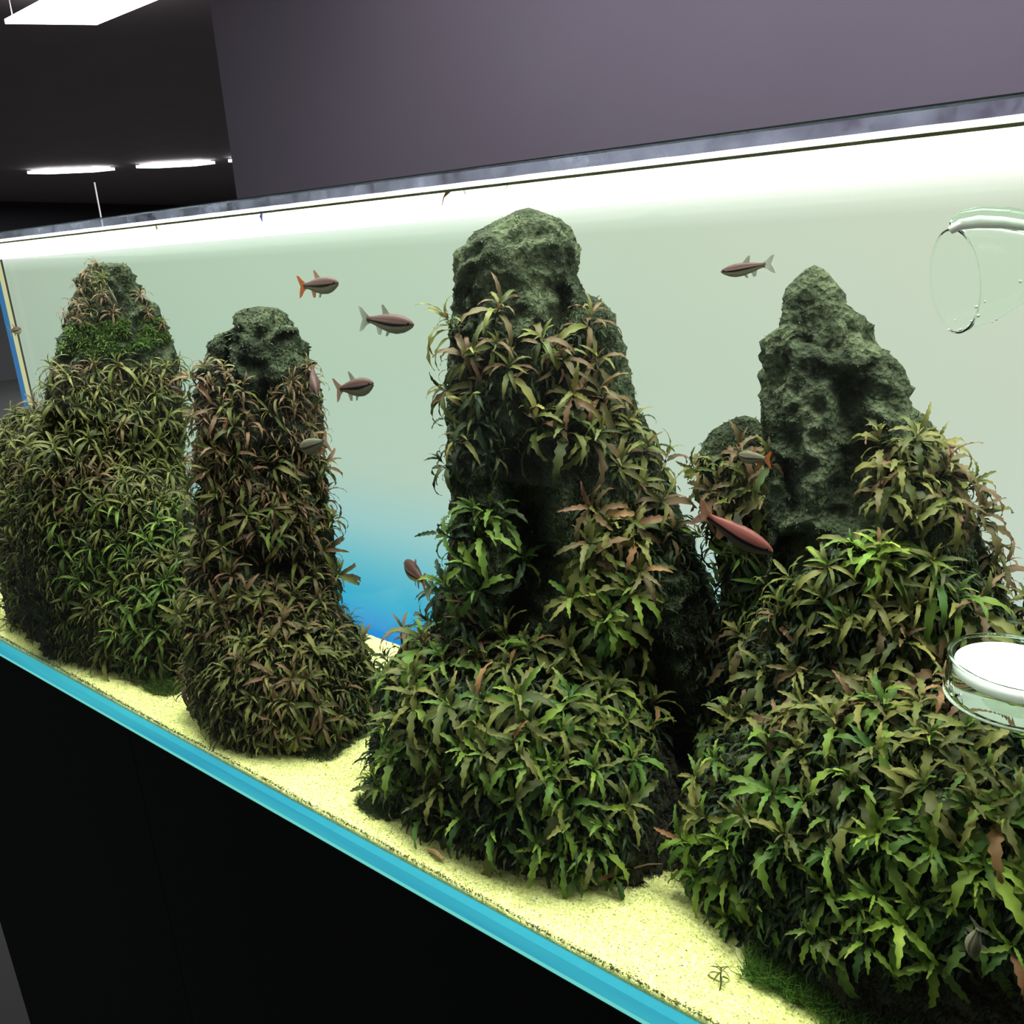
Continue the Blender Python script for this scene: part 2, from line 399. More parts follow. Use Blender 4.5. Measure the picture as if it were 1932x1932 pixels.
tank = empty('aquarium', (0, 0, ZB), 'long rimless glass aquarium on the black cabinet', 'aquarium')
STRIPZ = ZB + 0.019
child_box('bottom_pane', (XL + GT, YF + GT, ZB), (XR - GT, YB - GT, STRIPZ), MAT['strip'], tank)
child_box('front_pane', (XL, YF, STRIPZ + 0.0), (XR, YF + GT, ZW), MAT['pane'], tank)
child_box('front_pane_rim', (XL, YF, ZW), (XR, YF + GT, ZT), MAT['pane_rim'], tank)
child_box('back_pane', (XL, YB - GT, STRIPZ), (XR, YB, ZT), MAT['pane'], tank)
child_box('end_pane', (XL, YF + GT, STRIPZ), (XL + GT, YB - GT, ZT), MAT['pane'], tank)
child_box('end_pane', (XR - GT, YF + GT, STRIPZ), (XR, YB - GT, ZT), MAT['pane'], tank)
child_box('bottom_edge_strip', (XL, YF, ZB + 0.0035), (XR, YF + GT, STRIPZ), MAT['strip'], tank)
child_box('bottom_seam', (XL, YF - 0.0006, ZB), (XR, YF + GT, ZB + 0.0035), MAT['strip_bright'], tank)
child_box('top_edge', (XL, YF - 0.0002, ZT), (XR, YF + GT, ZT + 0.0008), MAT['edge'], tank)
child_box('top_edge', (XL, YB - GT, ZT), (XR, YB, ZT + 0.0008), MAT['edge'], tank)
child_box('corner_edge', (XL, YB - GT - 0.012, STRIPZ), (XL + 0.0025, YB - GT, ZW), MAT['blue_edge'], tank)
child_box('corner_edge', (XL + GT, YB - GT - 0.006, STRIPZ), (XL + GT + 0.006, YB - GT - 0.0005, ZW), MAT['pale_edge'], tank)

# backlit gradient screen behind the tank
def screen_mat():
    m, nt, out = new_mat('backlit_gradient_screen')
    tc = N(nt, 'ShaderNodeNewGeometry'); sp = N(nt, 'ShaderNodeSeparateXYZ'); nt.links.new(tc.outputs['Position'], sp.inputs[0])
    mr = N(nt, 'ShaderNodeMapRange'); mr.inputs['From Min'].default_value = 0.70; mr.inputs['From Max'].default_value = 1.30
    nt.links.new(sp.outputs['Z'], mr.inputs['Value'])
    rp = ramp(nt, [(0.0, lin(8, 118, 214)), (0.06, lin(22, 138, 218)), (0.14, lin(56, 172, 214)), (0.24, lin(112, 190, 208)),
                   (0.34, lin(160, 202, 206)), (0.46, lin(184, 204, 192)), (0.7, lin(185, 203, 186)), (0.935, lin(190, 206, 188)), (0.962, lin(214, 230, 214)), (0.980, lin(250, 255, 250))])  # top stops paint the water-surface glare fading down the screen
    nt.links.new(mr.outputs[0], rp.inputs['Fac'])
    mx = N(nt, 'ShaderNodeMapRange'); mx.inputs['From Min'].default_value = -1.76; mx.inputs['From Max'].default_value = 0.0
    nt.links.new(sp.outputs['X'], mx.inputs['Value'])
    r2 = ramp(nt, [(0.0, (1.04, 1.03, 1.01)), (0.35, (1.02, 1.06, 1.02)), (0.6, (1.06, 1.08, 1.04)), (1.0, (1.32, 1.17, 1.18))])
    nt.links.new(mx.outputs[0], r2.inputs['Fac'])
    mm = N(nt, 'ShaderNodeMix', _data_type='RGBA', _blend_type='MULTIPLY'); mm.inputs['Factor'].default_value = 1
    nt.links.new(rp.outputs[0], mm.inputs['A']); nt.links.new(r2.outputs[0], mm.inputs['B'])
    e = N(nt, 'ShaderNodeEmission', Strength=1.0); nt.links.new(mm.outputs['Result'], e.inputs[0])
    nt.links.new(e.outputs[0], out.inputs['Surface']); return m
scr = empty('light_screen', (0, YB, ZB), 'backlit screen behind the tank fading from grey-white to blue', 'screen')
child_box('lit_panel', (XL, YB + 0.001, ZB), (XR, YB + 0.004, ZW + 0.002), screen_mat(), scr)
child_box('backing', (XL, YB + 0.004, ZB), (XR, YB + 0.03, ZW + 0.002), MAT['cabinet'], scr)

# water surface seen from below, with its meniscus on the front glass
def surface_mat():
    m, nt, out = new_mat('water_surface')
    t = N(nt, 'ShaderNodeBsdfTransparent'); t.inputs[0].default_value = (0.98, 1, 0.97, 1)
    tl = N(nt, 'ShaderNodeBsdfTranslucent'); tl.inputs[0].default_value = (0.95, 1.0, 0.93, 1)
    g = N(nt, 'ShaderNodeBsdfGlossy', Roughness=0.08); g.inputs[0].default_value = (0.95, 1, 0.95, 1)
    tc = N(nt, 'ShaderNodeTexCoord'); ns = N(nt, 'ShaderNodeTexNoise', Scale=22.0, Detail=2.0); nt.links.new(tc.outputs['Object'], ns.inputs['Vector'])
    b = N(nt, 'ShaderNodeBump', Strength=0.15, Distance=0.004); nt.links.new(ns.outputs['Fac'], b.inputs['Height']); nt.links.new(b.outputs[0], g.inputs['Normal'])
    a = N(nt, 'ShaderNodeMixShader'); a.inputs[0].default_value = 0.5
    nt.links.new(tl.outputs[0], a.inputs[1]); nt.links.new(g.outputs[0], a.inputs[2])
    lw = N(nt, 'ShaderNodeLayerWeight', Blend=0.35)
    mr = N(nt, 'ShaderNodeMapRange'); mr.inputs['To Min'].default_value = 0.12; mr.inputs['To Max'].default_value = 0.92
    nt.links.new(lw.outputs['Facing'], mr.inputs['Value'])
    c = N(nt, 'ShaderNodeMixShader'); nt.links.new(mr.outputs[0], c.inputs[0]); nt.links.new(t.outputs[0], c.inputs[1]); nt.links.new(a.outputs[0], c.inputs[2])
    nt.links.new(c.outputs[0], out.inputs['Surface']); return m
MAT['meniscus'] = None
def meniscus_mat():
    m, nt, out = new_mat('meniscus')
    tl = N(nt, 'ShaderNodeBsdfTranslucent'); tl.inputs[0].default_value = (1, 1, 0.98, 1)
    df = N(nt, 'ShaderNodeBsdfDiffuse'); df.inputs[0].default_value = (1, 1, 0.98, 1)
    a = N(nt, 'ShaderNodeMixShader'); a.inputs[0].default_value = 0.4
    nt.links.new(tl.outputs[0], a.inputs[1]); nt.links.new(df.outputs[0], a.inputs[2]); nt.links.new(a.outputs[0], out.inputs['Surface']); return m
MAT['meniscus'] = meniscus_mat()
MAT['waterline'] = simple_mat('algae_line', lin(150, 154, 90), 0.6, noise_scale=60, var=0.4)  # olive colour paints the dark reflection edge below the meniscus
water = empty('water', (0, 0, ZB), 'clear still water filling the aquarium almost to its rim', 'water')
nx = 60
V = []; F = []
for j, y in enumerate((YF + GT + 0.0002, (YF + YB) / 2, YB - GT - 0.0002)):
    for i in range(nx + 1): V.append((XL + GT + 0.0002 + (XR - XL - 2 * GT - 0.0004) * i / nx, y, ZW - ZB))
for j in range(2):
    for i in range(nx): F.append((j * (nx + 1) + i, j * (nx + 1) + i + 1, (j + 1) * (nx + 1) + i + 1, (j + 1) * (nx + 1) + i))
mesh_obj('surface', V, F, surface_mat(), water)
# meniscus: a concave fillet climbing the inside of the front glass
V = []; F = []; prof = [(0.0, 0.0026), (0.0004, 0.0018), (0.0016, 0.0009), (0.0036, 0.0004), (0.0060, 0.0)]
for i in range(nx * 3 + 1):
    x = XL + GT + (XR - XL - 2 * GT) * i / (nx * 3); k = 1 + 0.12 * noise.noise((x * 40, 0, 0))
    for dy, dz in prof: V.append((x, YF + GT + 0.0003 + dy, ZW - ZB + dz * k + 0.0002))
for i in range(nx * 3):
    for j in range(len(prof) - 1): a = i * len(prof) + j; F.append((a, a + 1, a + 1 + len(prof), a + len(prof)))
mesh_obj('meniscus', V, F, MAT['meniscus'], water)
child_box('waterline_mark', (XL + GT, YF + GT + 0.0001, ZW - 0.0018), (XR - GT, YF + GT + 0.0005, ZW - 0.0002), MAT['waterline'], water)

# ------------------------------------------------------------------ sand
def sand_z(x, y):
    return 0.7245 + 0.03 * (y - 0.413) + 0.0022 * noise.noise((x * 9, y * 9, 0.3)) + 0.0008 * noise.noise((x * 40, y * 40, 1.3))
NXs, NYs = 420, 60
V = np.zeros(((NXs + 1) * (NYs + 1), 3)); k = 0
for j in range(NYs + 1):
    y = YF + GT + 0.0004 + (YB - YF - 2 * GT - 0.0008) * j / NYs
    for i in range(NXs + 1):
        x = XL + GT + 0.0004 + (XR - XL - 2 * GT - 0.0008) * i / NXs
        V[k] = (x, y, sand_z(x, y) + 0.00035 * random.uniform(-1, 1)); k += 1
ii = (np.arange(NYs)[:, None] * (NXs + 1) + np.arange(NXs)[None, :]).ravel()
Fq = np.stack([ii, ii + 1, ii + NXs + 2, ii + NXs + 1], 1)
# skirt down to the bottom pane along the front
base = len(V)
sk = V[:NXs + 1].copy(); sk[:, 2] = STRIPZ
V = np.vstack([V, sk])
s = np.arange(NXs); Fs = np.stack([s, s + base, s + base + 1, s + 1], 1)
sand = link_mesh('sand', fast_mesh('sand', V, np.vstack([Fq, Fs]), MAT['sand']))
props(sand, 'pale yellow sand covering the aquarium floor', 'sand', kind='stuff')

def scatter_grains(name, pts, sizes, mat):
    """tiny irregular octahedra"""
    n = len(pts); base = np.array([(1, 0, 0), (-1, 0, 0), (0, 1, 0), (0, -1, 0), (0, 0, 1), (0, 0, -1)], float)
    fs = np.array([(0, 2, 4), (2, 1, 4), (1, 3, 4), (3, 0, 4), (2, 0, 5), (1, 2, 5), (3, 1, 5), (0, 3, 5)])
    jit = 1 + 0.5 * RNG.uniform(-1, 1, (n, 6, 1))
    V = pts[:, None, :] + base[None] * jit * sizes[:, None, None]
    F = fs[None] + (np.arange(n) * 6)[:, None, None]
    return fast_mesh(name, V.reshape(-1, 3), F.reshape(-1, 3), mat)
n = 9000
xs = RNG.uniform(XL + 0.02, XR - 0.02, n)
zz = np.array([sand_z(x, 0.413) for x in xs])
pts = np.stack([xs, 0.4136 + np.abs(RNG.normal(0, 0.0012, n)), zz + RNG.normal(0.0, 0.0012, n)], 1)
MAT['grain'] = simple_mat('dark_grain', lin(96, 96, 44), 0.9, noise_scale=300, var=0.6)
g = link_mesh('soil_grains', scatter_grains('soil_grains', pts, RNG.uniform(0.0003, 0.0009, n), MAT['grain']))
props(g, 'line of dark soil grains where the sand meets the front glass', 'soil', kind='stuff')
n = 16000
xs = RNG.uniform(-1.3, 0.05, n); ys = 0.414 + np.abs(RNG.uniform(0, 1, n)) ** 1.0 * 0.16
pts = np.stack([xs, ys, np.array([sand_z(x, y) for x, y in zip(xs, ys)]) + 0.0003], 1)
g = link_mesh('sand_grains', scatter_grains('sand_grains', pts, RNG.uniform(0.0003, 0.0008, n), MAT['sand']))
props(g, 'loose coarse grains lying on the sand in front of the rocks', 'sand', kind='stuff')
n = 900
xs = RNG.uniform(-1.3, 0.05, n); ys = RNG.uniform(0.414, 0.6, n)
pts = np.stack([xs, ys, np.array([sand_z(x, y) for x, y in zip(xs, ys)]) + 0.0003], 1)
g = link_mesh('dark_grains', scatter_grains('dark_grains', pts, RNG.uniform(0.0003, 0.0007, n), MAT['grain']))
props(g, 'sparse dark grains strewn over the pale sand', 'soil', kind='stuff')

# ------------------------------------------------------------------ rocks
CARVE = {1: [([(150, 790), (90, 830)], 40, 0.03)],
         2: [([(500, 740), (495, 880)], 36, 0.03), ([(450, 1060), (560, 1080)], 40, 0.03), ([(430, 640), (425, 740)], 14, 0.015)],
         3: [([(1060, 560), (1045, 700), (1010, 830)], 26, 0.02), ([(975, 890), (1010, 1080), (960, 1230)], 75, 0.045), ([(900, 640), (895, 560)], 16, 0.01), ([(1200, 1260), (1260, 1450)], 90, 0.05)],
         4: [([(1600, 740), (1610, 850), (1590, 980)], 62, 0.022), ([(1500, 640), (1560, 660)], 14, 0.01), ([(1500, 1050), (1480, 1150)], 60, 0.04), ([(1480, 880), (1500, 960)], 22, 0.015)],
         8: [([(1240, 1380), (1260, 1560)], 90, 0.04)]}
def rock_surface(rings, seg, amp, seed, groove=0.5, crag=1.0):
    """rings: list of (cx,cy,z,tx,ty,a,b) ; returns verts, faces"""
    V = []; nr = len(rings)
    off = Vector((seed * 3.1, seed * 1.7, seed * 0.9))
    for (cx, cy, z, tx, ty, a, b) in rings:
        for k in range(seg):
            th = 2 * math.pi * k / seg
            c, s = math.cos(th), math.sin(th)
            ce = math.copysign(abs(c) ** 0.85, c); se = math.copysign(abs(s) ** 0.85, s)
            lx = a * ce; ly = b * se
            x = cx + tx * lx - ty * ly; y = cy + ty * lx + tx * ly
            p = Vector((x, y, z))
            nrm = Vector((tx * c - ty * s, ty * c + tx * s, 0))
            q1 = Vector((x * 16, y * 16, z * 7)) + off
            q2 = p * 45 + off; q3 = p * 130 + off
            rid = 1 - abs(noise.noise(q2)) * 2.4
            kn = 1 - abs(noise.noise(q3 * 0.75)) * 2.2
            d = groove * amp * 1.7 * noise.noise(q1) + amp * 0.85 * rid * crag + amp * 0.42 * kn * crag + amp * 0.25 * noise.turbulence(q3 * 1.8, 2, False) * crag - amp * 0.5 * crag
            fall = min(1.0, a / 0.03)
            v = p + nrm * d * fall
            v.z += 0.5 * amp * noise.noise(q2 + Vector((5, 5, 5))) * fall
            V.append(v)
    top = Vector((rings[-1][0], rings[-1][1], rings[-1][2] + 0.003)); V.append(top)
    F = []
    for i in range(nr - 1):
        for k in range(seg):
            k2 = (k + 1) % seg
            F.append((i * seg + k, i * seg + k2, (i + 1) * seg + k2, (i + 1) * seg + k))
    ti = len(V) - 1
    for k in range(seg): F.append(((nr - 1) * seg + k, (nr - 1) * seg + (k + 1) % seg, ti))
    for poly, rad, dep in CARVE.get(int(seed), ()):
        for v in V:
            q = proj(v)
            if (v - Vector((rings[len(rings) // 2][0], rings[len(rings) // 2][1], v.z))).dot(v - CAM) > 0.002: continue
            dmin = 1e9
            for (ax_, ay_), (bx_, by_) in zip(poly, poly[1:]):
                L2 = (bx_ - ax_) ** 2 + (by_ - ay_) ** 2; tt = max(0, min(1, ((q[0] - ax_) * (bx_ - ax_) + (q[1] - ay_) * (by_ - ay_)) / L2))
                dmin = min(dmin, math.hypot(q[0] - ax_ - tt * (bx_ - ax_), q[1] - ay_ - tt * (by_ - ay_)))
            dmin += 14 * noise.noise(v * 60)
            if dmin < rad:
                h = (v - CAM); h.z = 0; v += h.normalized() * dep * (0.5 + 0.5 * math.cos(math.pi * max(0, dmin) / rad))
    for v in V:
        v.y = min(max(v.y, YF + GT + 0.006), YB - GT - 0.004); v.x = max(v.x, XL + 0.02)
    return V, F
def interp_rings(rows, nr):
    """rows sorted bottom->top: tuples with z at index 2"""
    zs = [r[2] for r in rows]; A = np.array(rows)
    out = []
    for z in np.linspace(zs[0], zs[-1], nr):
        out.append(tuple(np.interp(z, zs, A[:, i]) for i in range(A.shape[1])))
    return out
def view_rock(P0, rows, ratio=0.75, bmax=0.085, nr=110, seg=150, zbot=0.712):
    P0 = Vector(P0); L = P0.length; n = P0 / L; t = Vector((n.y, -n.x))
    def lat(x, y):
        r = ray(x, y); h = r.xy; s = L / h.dot(n)
        return s * h.dot(t), CAM.z + s * r.z
    R = []
    for (y, xl, xr) in rows:
        la, _ = lat(xl, y); lb, _ = lat(xr, y); _, z = lat((xl + xr) / 2, y)
        c = (la + lb) / 2; a = (lb - la) / 2
        R.append((P0.x + t.x * c, P0.y + t.y * c, z, t.x, t.y, a, min(a * ratio, bmax)))
    R.sort(key=lambda r: r[2])
    if R[0][2] > zbot: R.insert(0, (*R[0][:2], zbot, *R[0][3:]))
    else: R = [r for r in R if r[2] > zbot]; R.insert(0, (*R[0][:2], zbot, *R[0][3:]))
    return interp_rings(R, nr)
def mound(cx, cy, rx, ry, prof, nr=70):
    R = [(cx + dx, cy, z, 1.0, 0.0, rx * s, ry * s) for z, s, dx in prof]
    return interp_rings(R, nr)

ROCKS = []; ALLV = []; ALLF = []
def make_rock(rings, label, amp, seed, mat, name='rock', cat='rock', seg=150, groove=0.5, crag=1.0, parent=None):
    V, F = rock_surface(rings, seg, amp, seed, groove, crag)
    o = mesh_obj(name, V, F, mat, parent)
    b = len(ALLV); ALLV.extend(V); ALLF.extend([tuple(i + b for i in f) for f in F])
    if parent is None: props(o, label, cat)
    o['_v'] = 0; del o['_v']
    ROCKS.append((o, V, F))
    return o

# tall pillars, bottom-to-top outline read at their own distance
rA = [(500, 172, 238), (520, 155, 252), (560, 150, 268), (600, 130, 296), (650, 118, 318), (700, 100, 332), (760, 80, 338), (850, 50, 345), (950, 40, 345), (1100, 40, 335), (1200, 80, 320)]
rB = [(583, 458, 520), (600, 445, 540), (618, 438, 560), (640, 402, 566), (672, 396, 576), (690, 380, 586), (740, 374, 594), (850, 370, 600), (950, 368, 608), (1050, 366, 620), (1150, 362, 640), (1250, 358, 668)]
rC = [(398, 975, 1020), (412, 950, 1050), (430, 928, 1072), (452, 895, 1082), (470, 868, 1090), (520, 867, 1086), (555, 864, 1096), (575, 858, 1122), (620, 850, 1148), (700, 845, 1166), (760, 842, 1180), (850, 846, 1228), (930, 855, 1265), (1000, 860, 1300), (1080, 852, 1330), (1150, 830, 1350), (1250, 800, 1370), (1400, 800, 1380)]
rD = [(508, 1520, 1552), (525, 1503, 1570), (545, 1492, 1584), (580, 1482, 1600), (620, 1475, 1634), (645, 1447, 1645), (700, 1442, 1690), (760, 1440, 1722), (850, 1444, 1770), (920, 1450, 1820), (1000, 1455, 1850), (1080, 1458, 1880), (1180, 1440, 1915), (1300, 1420, 1940)]
rE = [(790, 1385, 1425), (812, 1350, 1445), (850, 1325, 1455), (900, 1315, 1460), (1000, 1335, 1465), (1080, 1360, 1470), (1200, 1365, 1480)]
def cr(Y, x, y):
    p = atY(x, y, Y); return (p.x, p.y)
rockA = make_rock(view_rock(cr(0.575, 215, 700), rA, 0.8, 0.10), 'tall plant-covered rock pillar at the far left end of the aquarium', 0.012, 1, MAT['rock'])
rockB = make_rock(view_rock(cr(0.545, 490, 900), rB, 0.75, 0.07), 'slim craggy rock pillar with a knobbly top, second from the left', 0.013, 2, MAT['rock'])
rockC = make_rock(view_rock(cr(0.600, 1030, 900), rC, 0.7, 0.075, nr=140, seg=190), 'tallest rock pillar with a mossy flat-sided top, in the middle', 0.009, 3, MAT['rock'], seg=190, crag=0.85)
rockD = make_rock(view_rock(cr(0.620, 1620, 850), rD, 0.7, 0.075, nr=150, seg=210), 'pointed bare-topped dark rock on the right', 0.0075, 4, MAT['rock'], seg=210, groove=0.35)
rockE = make_rock(view_rock(cr(0.670, 1390, 900), rE, 0.7, 0.03, nr=80, seg=110), 'low rounded mossy rock leaning behind the left side of the pointed rock', 0.006, 5, MAT['rock'], seg=110)
# planted base mounds
mA = make_rock(mound(-1.19, 0.545, 0.275, 0.105, [(0.712, 1, 0), (0.80, 0.97, 0), (0.90, 0.84, -0.02), (0.97, 0.76, -0.04), (1.02, 0.6, -0.06), (1.055, 0.3, -0.08)]),
               'planted soil mound around the foot of the far left rock', 0.012, 6, MAT['soil'], 'soil_mound', 'mound')
mB = make_rock(mound(-0.775, 0.525, 0.128, 0.092, [(0.712, 1, 0), (0.76, 0.98, 0), (0.82, 0.86, 0), (0.86, 0.6, 0), (0.875, 0.3, 0)]),
               'planted soil mound around the foot of the slim pillar', 0.008, 7, MAT['soil'], 'soil_mound', 'mound')
mC = make_rock(mound(-0.43, 0.545, 0.172, 0.094, [(0.712, 1, 0), (0.77, 0.97, 0), (0.83, 0.85, -0.005), (0.87, 0.65, -0.01), (0.89, 0.35, -0.01)]),
               'planted soil mound in front of the tallest pillar', 0.008, 8, MAT['soil'], 'soil_mound', 'mound')
mD = make_rock(mound(0.015, 0.575, 0.262, 0.104, [(0.712, 1, 0), (0.80, 0.98, 0), (0.87, 0.88, 0.01), (0.92, 0.72, 0.03), (0.95, 0.5, 0.05), (0.965, 0.25, 0.05)], 80),
               'large planted soil mound filling the lower right in front of the pointed rock', 0.009, 9, MAT['soil'], 'soil_mound', 'mound', seg=190)
# pale bare stone between the first two mounds
MAT['pale_rock'] = simple_mat('pale_stone', lin(140, 134, 112), 0.9, noise_scale=40, var=0.3, bump=0.6, bscale=90)
c = atZ(338, 1262, 0.73)
pr = mound(c.x - 0.02, c.y + 0.03, 0.028, 0.028, [(0.712, 1, 0), (0.76, 1.0, 0), (0.785, 0.85, 0), (0.80, 0.5, 0.0)], 40)
make_rock(pr, 'pale bare stone in the gap between the two leftmost mounds', 0.004, 11, MAT['pale_rock'], seg=70)

BVH = BVHTree.FromPolygons([tuple(v) for v in ALLV], ALLF)
def hit(px, py):
    r = ray(px, py).normalized()
    loc, nrm, idx, dist = BVH.ray_cast(CAM, r)
    return (loc, nrm) if loc is not None else (None, None)
def in_poly(x, y, poly):
    c = False; j = len(poly) - 1
    for i in range(len(poly)):
        xi, yi = poly[i]; xj, yj = poly[j]
        if (yi > y) != (yj > y) and x < (xj - xi) * (y - yi) / (yj - yi) + xi: c = not c
        j = i
    return c
def poly_pts(poly, spacing, tries=30, seedv=0):
    rnd = random.Random(seedv)
    xs = [p[0] for p in poly]; ys = [p[1] for p in poly]
    x0, x1, y0, y1 = min(xs), max(xs), min(ys), max(ys)
    pts = []; n = int((x1 - x0) * (y1 - y0) / spacing ** 2 * tries)
    g = {}
    for _ in range(n):
        x = rnd.uniform(x0, x1); y = rnd.uniform(y0, y1)
        if not in_poly(x, y, poly): continue
        c = (int(x // spacing), int(y // spacing)); ok = True
        for dx in (-1, 0, 1):
            for dy in (-1, 0, 1):
                for (a, b) in g.get((c[0] + dx, c[1] + dy), ()):
                    if (a - x) ** 2 + (b - y) ** 2 < spacing ** 2: ok = False
        if ok: g.setdefault(c, []).append((x, y)); pts.append((x, y))
    return pts

# ------------------------------------------------------------------ moss (fine strands, part of each rock)
def moss(parent, poly_list, n, length, width, mat, name='moss', droop=0.4, seedv=0, lift=0.7):
    """tapered two-segment strands rooted on the rock where the picture shows moss"""
    rnd = np.random.default_rng(100 + seedv)
    V = []; F = []; tot = 0
    areas = [(max(p[0] for p in q) - min(p[0] for p in q)) * (max(p[1] for p in q) - min(p[1] for p in q)) for q in poly_list]
    for q, ar in zip(poly_list, areas):
        x0, x1 = min(p[0] for p in q), max(p[0] for p in q); y0, y1 = min(p[1] for p in q), max(p[1] for p in q)
        m = int(n * ar / sum(areas)); xs = rnd.uniform(x0, x1, m); ys = rnd.uniform(y0, y1, m)
        for x, y in zip(xs, ys):
            if not in_poly(x, y, q): continue
            if noise.noise((x * 0.03 + seedv, y * 0.03, seedv)) < -0.25: continue
            loc, nr = hit(x, y)
            if loc is None: continue
            if nr.dot(loc - CAM) > 0: nr = -nr
            L = length * rnd.uniform(0.5, 1.3)
            rv = Vector(rnd.normal(0, 1, 3)) * 0.6
            d = (nr * lift + rv + Vector((0, 0, 0.35))).normalized()
            sd = d.cross(Vector(rnd.normal(0, 1, 3))).normalized() * width * rnd.uniform(0.6, 1.2)
            b = loc - nr * 0.001; mid = b + d * L * 0.55; tip = mid + (d + Vector((0, 0, -droop * 2))).normalized() * L * 0.5
            if tip.y < 0.4145 or mid.y < 0.4145: continue
            V += [b - sd * 0.5, b + sd * 0.5, mid + sd * 0.5, mid - sd * 0.5, tip]
            F.append((tot, tot + 1, tot + 2)); F.append((tot, tot + 2, tot + 3)); F.append((tot + 3, tot + 2, tot + 4)); tot += 5
    if not V: return
    me = fast_mesh(name, np.array([tuple(v) for v in V]), np.array(F), mat)
    o = link_mesh(name, me, parent); o['kind'] = 'stuff'
    return o
polyA_top = [(140, 495), (250, 495), (290, 590), (330, 680), (340, 760), (90, 700), (100, 620)]
polyB_top = [(440, 580), (560, 590), (600, 700), (600, 900), (365, 900), (372, 700), (395, 640)]
polyB_all = [(365, 850), (610, 850), (690, 1250), (340, 1250)]
polyC_top = [(860, 400), (1100, 395), (1170, 650), (1170, 720), (840, 720), (860, 470)]
polyC_right = [(1040, 580), (1130, 560), (1175, 680), (1260, 880), (1330, 1050), (1370, 1250), (1280, 1330), (1130, 1000), (1060, 760)]
polyC_mid = [(840, 700), (1200, 700), (1300, 1000), (1360, 1250), (800, 1250), (850, 900)]
polyD_top = [(1440, 500), (1580, 505), (1760, 800), (1850, 950), (1850, 1050), (1450, 1050), (1430, 650)]
polyD_right = [(1730, 780), (1800, 850), (1920, 1150), (1925, 1300), (1780, 1250), (1700, 1000)]
polyE = [(1320, 780), (1450, 770), (1460, 1100), (1320, 1000)]
moss(rockA, [polyA_top], 12000, 0.0045, 0.0012, MAT['moss_grey'], seedv=1)
moss(rockB, [polyB_top, polyB_all], 26000, 0.0042, 0.0011, MAT['moss_grey'], seedv=2)
moss(rockC, [polyC_top], 14000, 0.0028, 0.0009, MAT['moss_grey'], seedv=3)
moss(rockC, [polyC_right, polyC_mid], 42000, 0.006, 0.0008, MAT['moss'], seedv=4, droop=0.8)
moss(rockD, [polyD_top], 15000, 0.0026, 0.0008, MAT['moss_grey'], seedv=5)
moss(rockD, [polyD_right], 14000, 0.007, 0.0007, MAT['moss'], seedv=6, droop=0.8)
moss(rockE, [polyE], 7000, 0.0040, 0.0009, MAT['moss'], seedv=7)
ledge = moss(rockA, [[(105, 625), (170, 610), (310, 600), (325, 645), (300, 652), (160, 676), (110, 660)]], 9000, 0.008, 0.0018, MAT['moss_bright'], seedv=8)
if ledge: ledge['label'] = 'bright green moss tuft along a ledge'
moss(mA, [[(0, 700), (350, 700), (340, 1320), (80, 1250), (0, 1160)]], 16000, 0.010, 0.0016, MAT['moss_dark'], seedv=9)
moss(mB, [[(345, 1150), (690, 1150), (700, 1420), (420, 1420)]], 12000, 0.010, 0.0013, MAT['moss_dark'], seedv=10)
moss(mC, [[(650, 1180), (1290, 1180), (1290, 1680), (1000, 1680), (640, 1520)]], 22000, 0.009, 0.0010, MAT['moss_dark'], seedv=11)
moss(mD, [[(1290, 1100), (2700, 1100), (2700, 1932), (1450, 1932), (1290, 1640)]], 60000, 0.009, 0.0010, MAT['moss_dark'], seedv=12)

# ------------------------------------------------------------------ leaves and plants
def leaf_geo(L, W, elev, bend, lobe, rows=12, fold=0.35, twist=0.0, ph=0.0):
    """arching strap leaf with a wavy/lobed margin; grows from the origin along +X"""
    V = []; U = []; F = []
    p = Vector((0, 0, 0)); ang = elev
    for i in range(rows + 1):
        t = i / rows
        if i > 0:
            ang = elev - bend * (t ** 1.25)
            p = p + Vector((math.cos(ang), 0, math.sin(ang))) * (L / rows)
        w = W * 0.5 * (0.16 + 0.84 * math.sin(math.pi * min(1, t * 0.93 + 0.07) ** 0.8)) if t < 0.999 else 0.0
        if t < 0.12: w *= 0.35
        z = 1 + lobe * (1 if (i % 2) else -1)
        up_ = Vector((-math.sin(ang), 0, math.cos(ang)))
        yw = w * z
        tw = twist * t
        sh = Vector((math.cos(ang), 0, math.sin(ang))) * (L / rows) * (0.35 if lobe > 0.2 and i % 2 else 0)
        wob = 0.10 * W * math.sin(i * 1.9 + ph)
        lft = Vector((0, math.cos(tw), math.sin(tw))) * yw + up_ * (yw * fold + wob) + sh
        rgt = Vector((0, -math.cos(tw), -math.sin(tw))) * yw + up_ * (yw * fold - wob) + sh
        V += [p + lft, p.copy(), p + rgt]; U += [(t, 0), (t, 0.5), (t, 1)]
    for i in range(rows):
        a = i * 3
        F += [(a, a + 1, a + 4, a + 3), (a + 1, a + 2, a + 5, a + 4)]
    return V, F, U
ELEV = [1.2, 0.9, 0.62, 0.35, 0.1]; BEND = [1.25, 1.75, 2.1, 2.2, 1.9]
LEAVES = {}
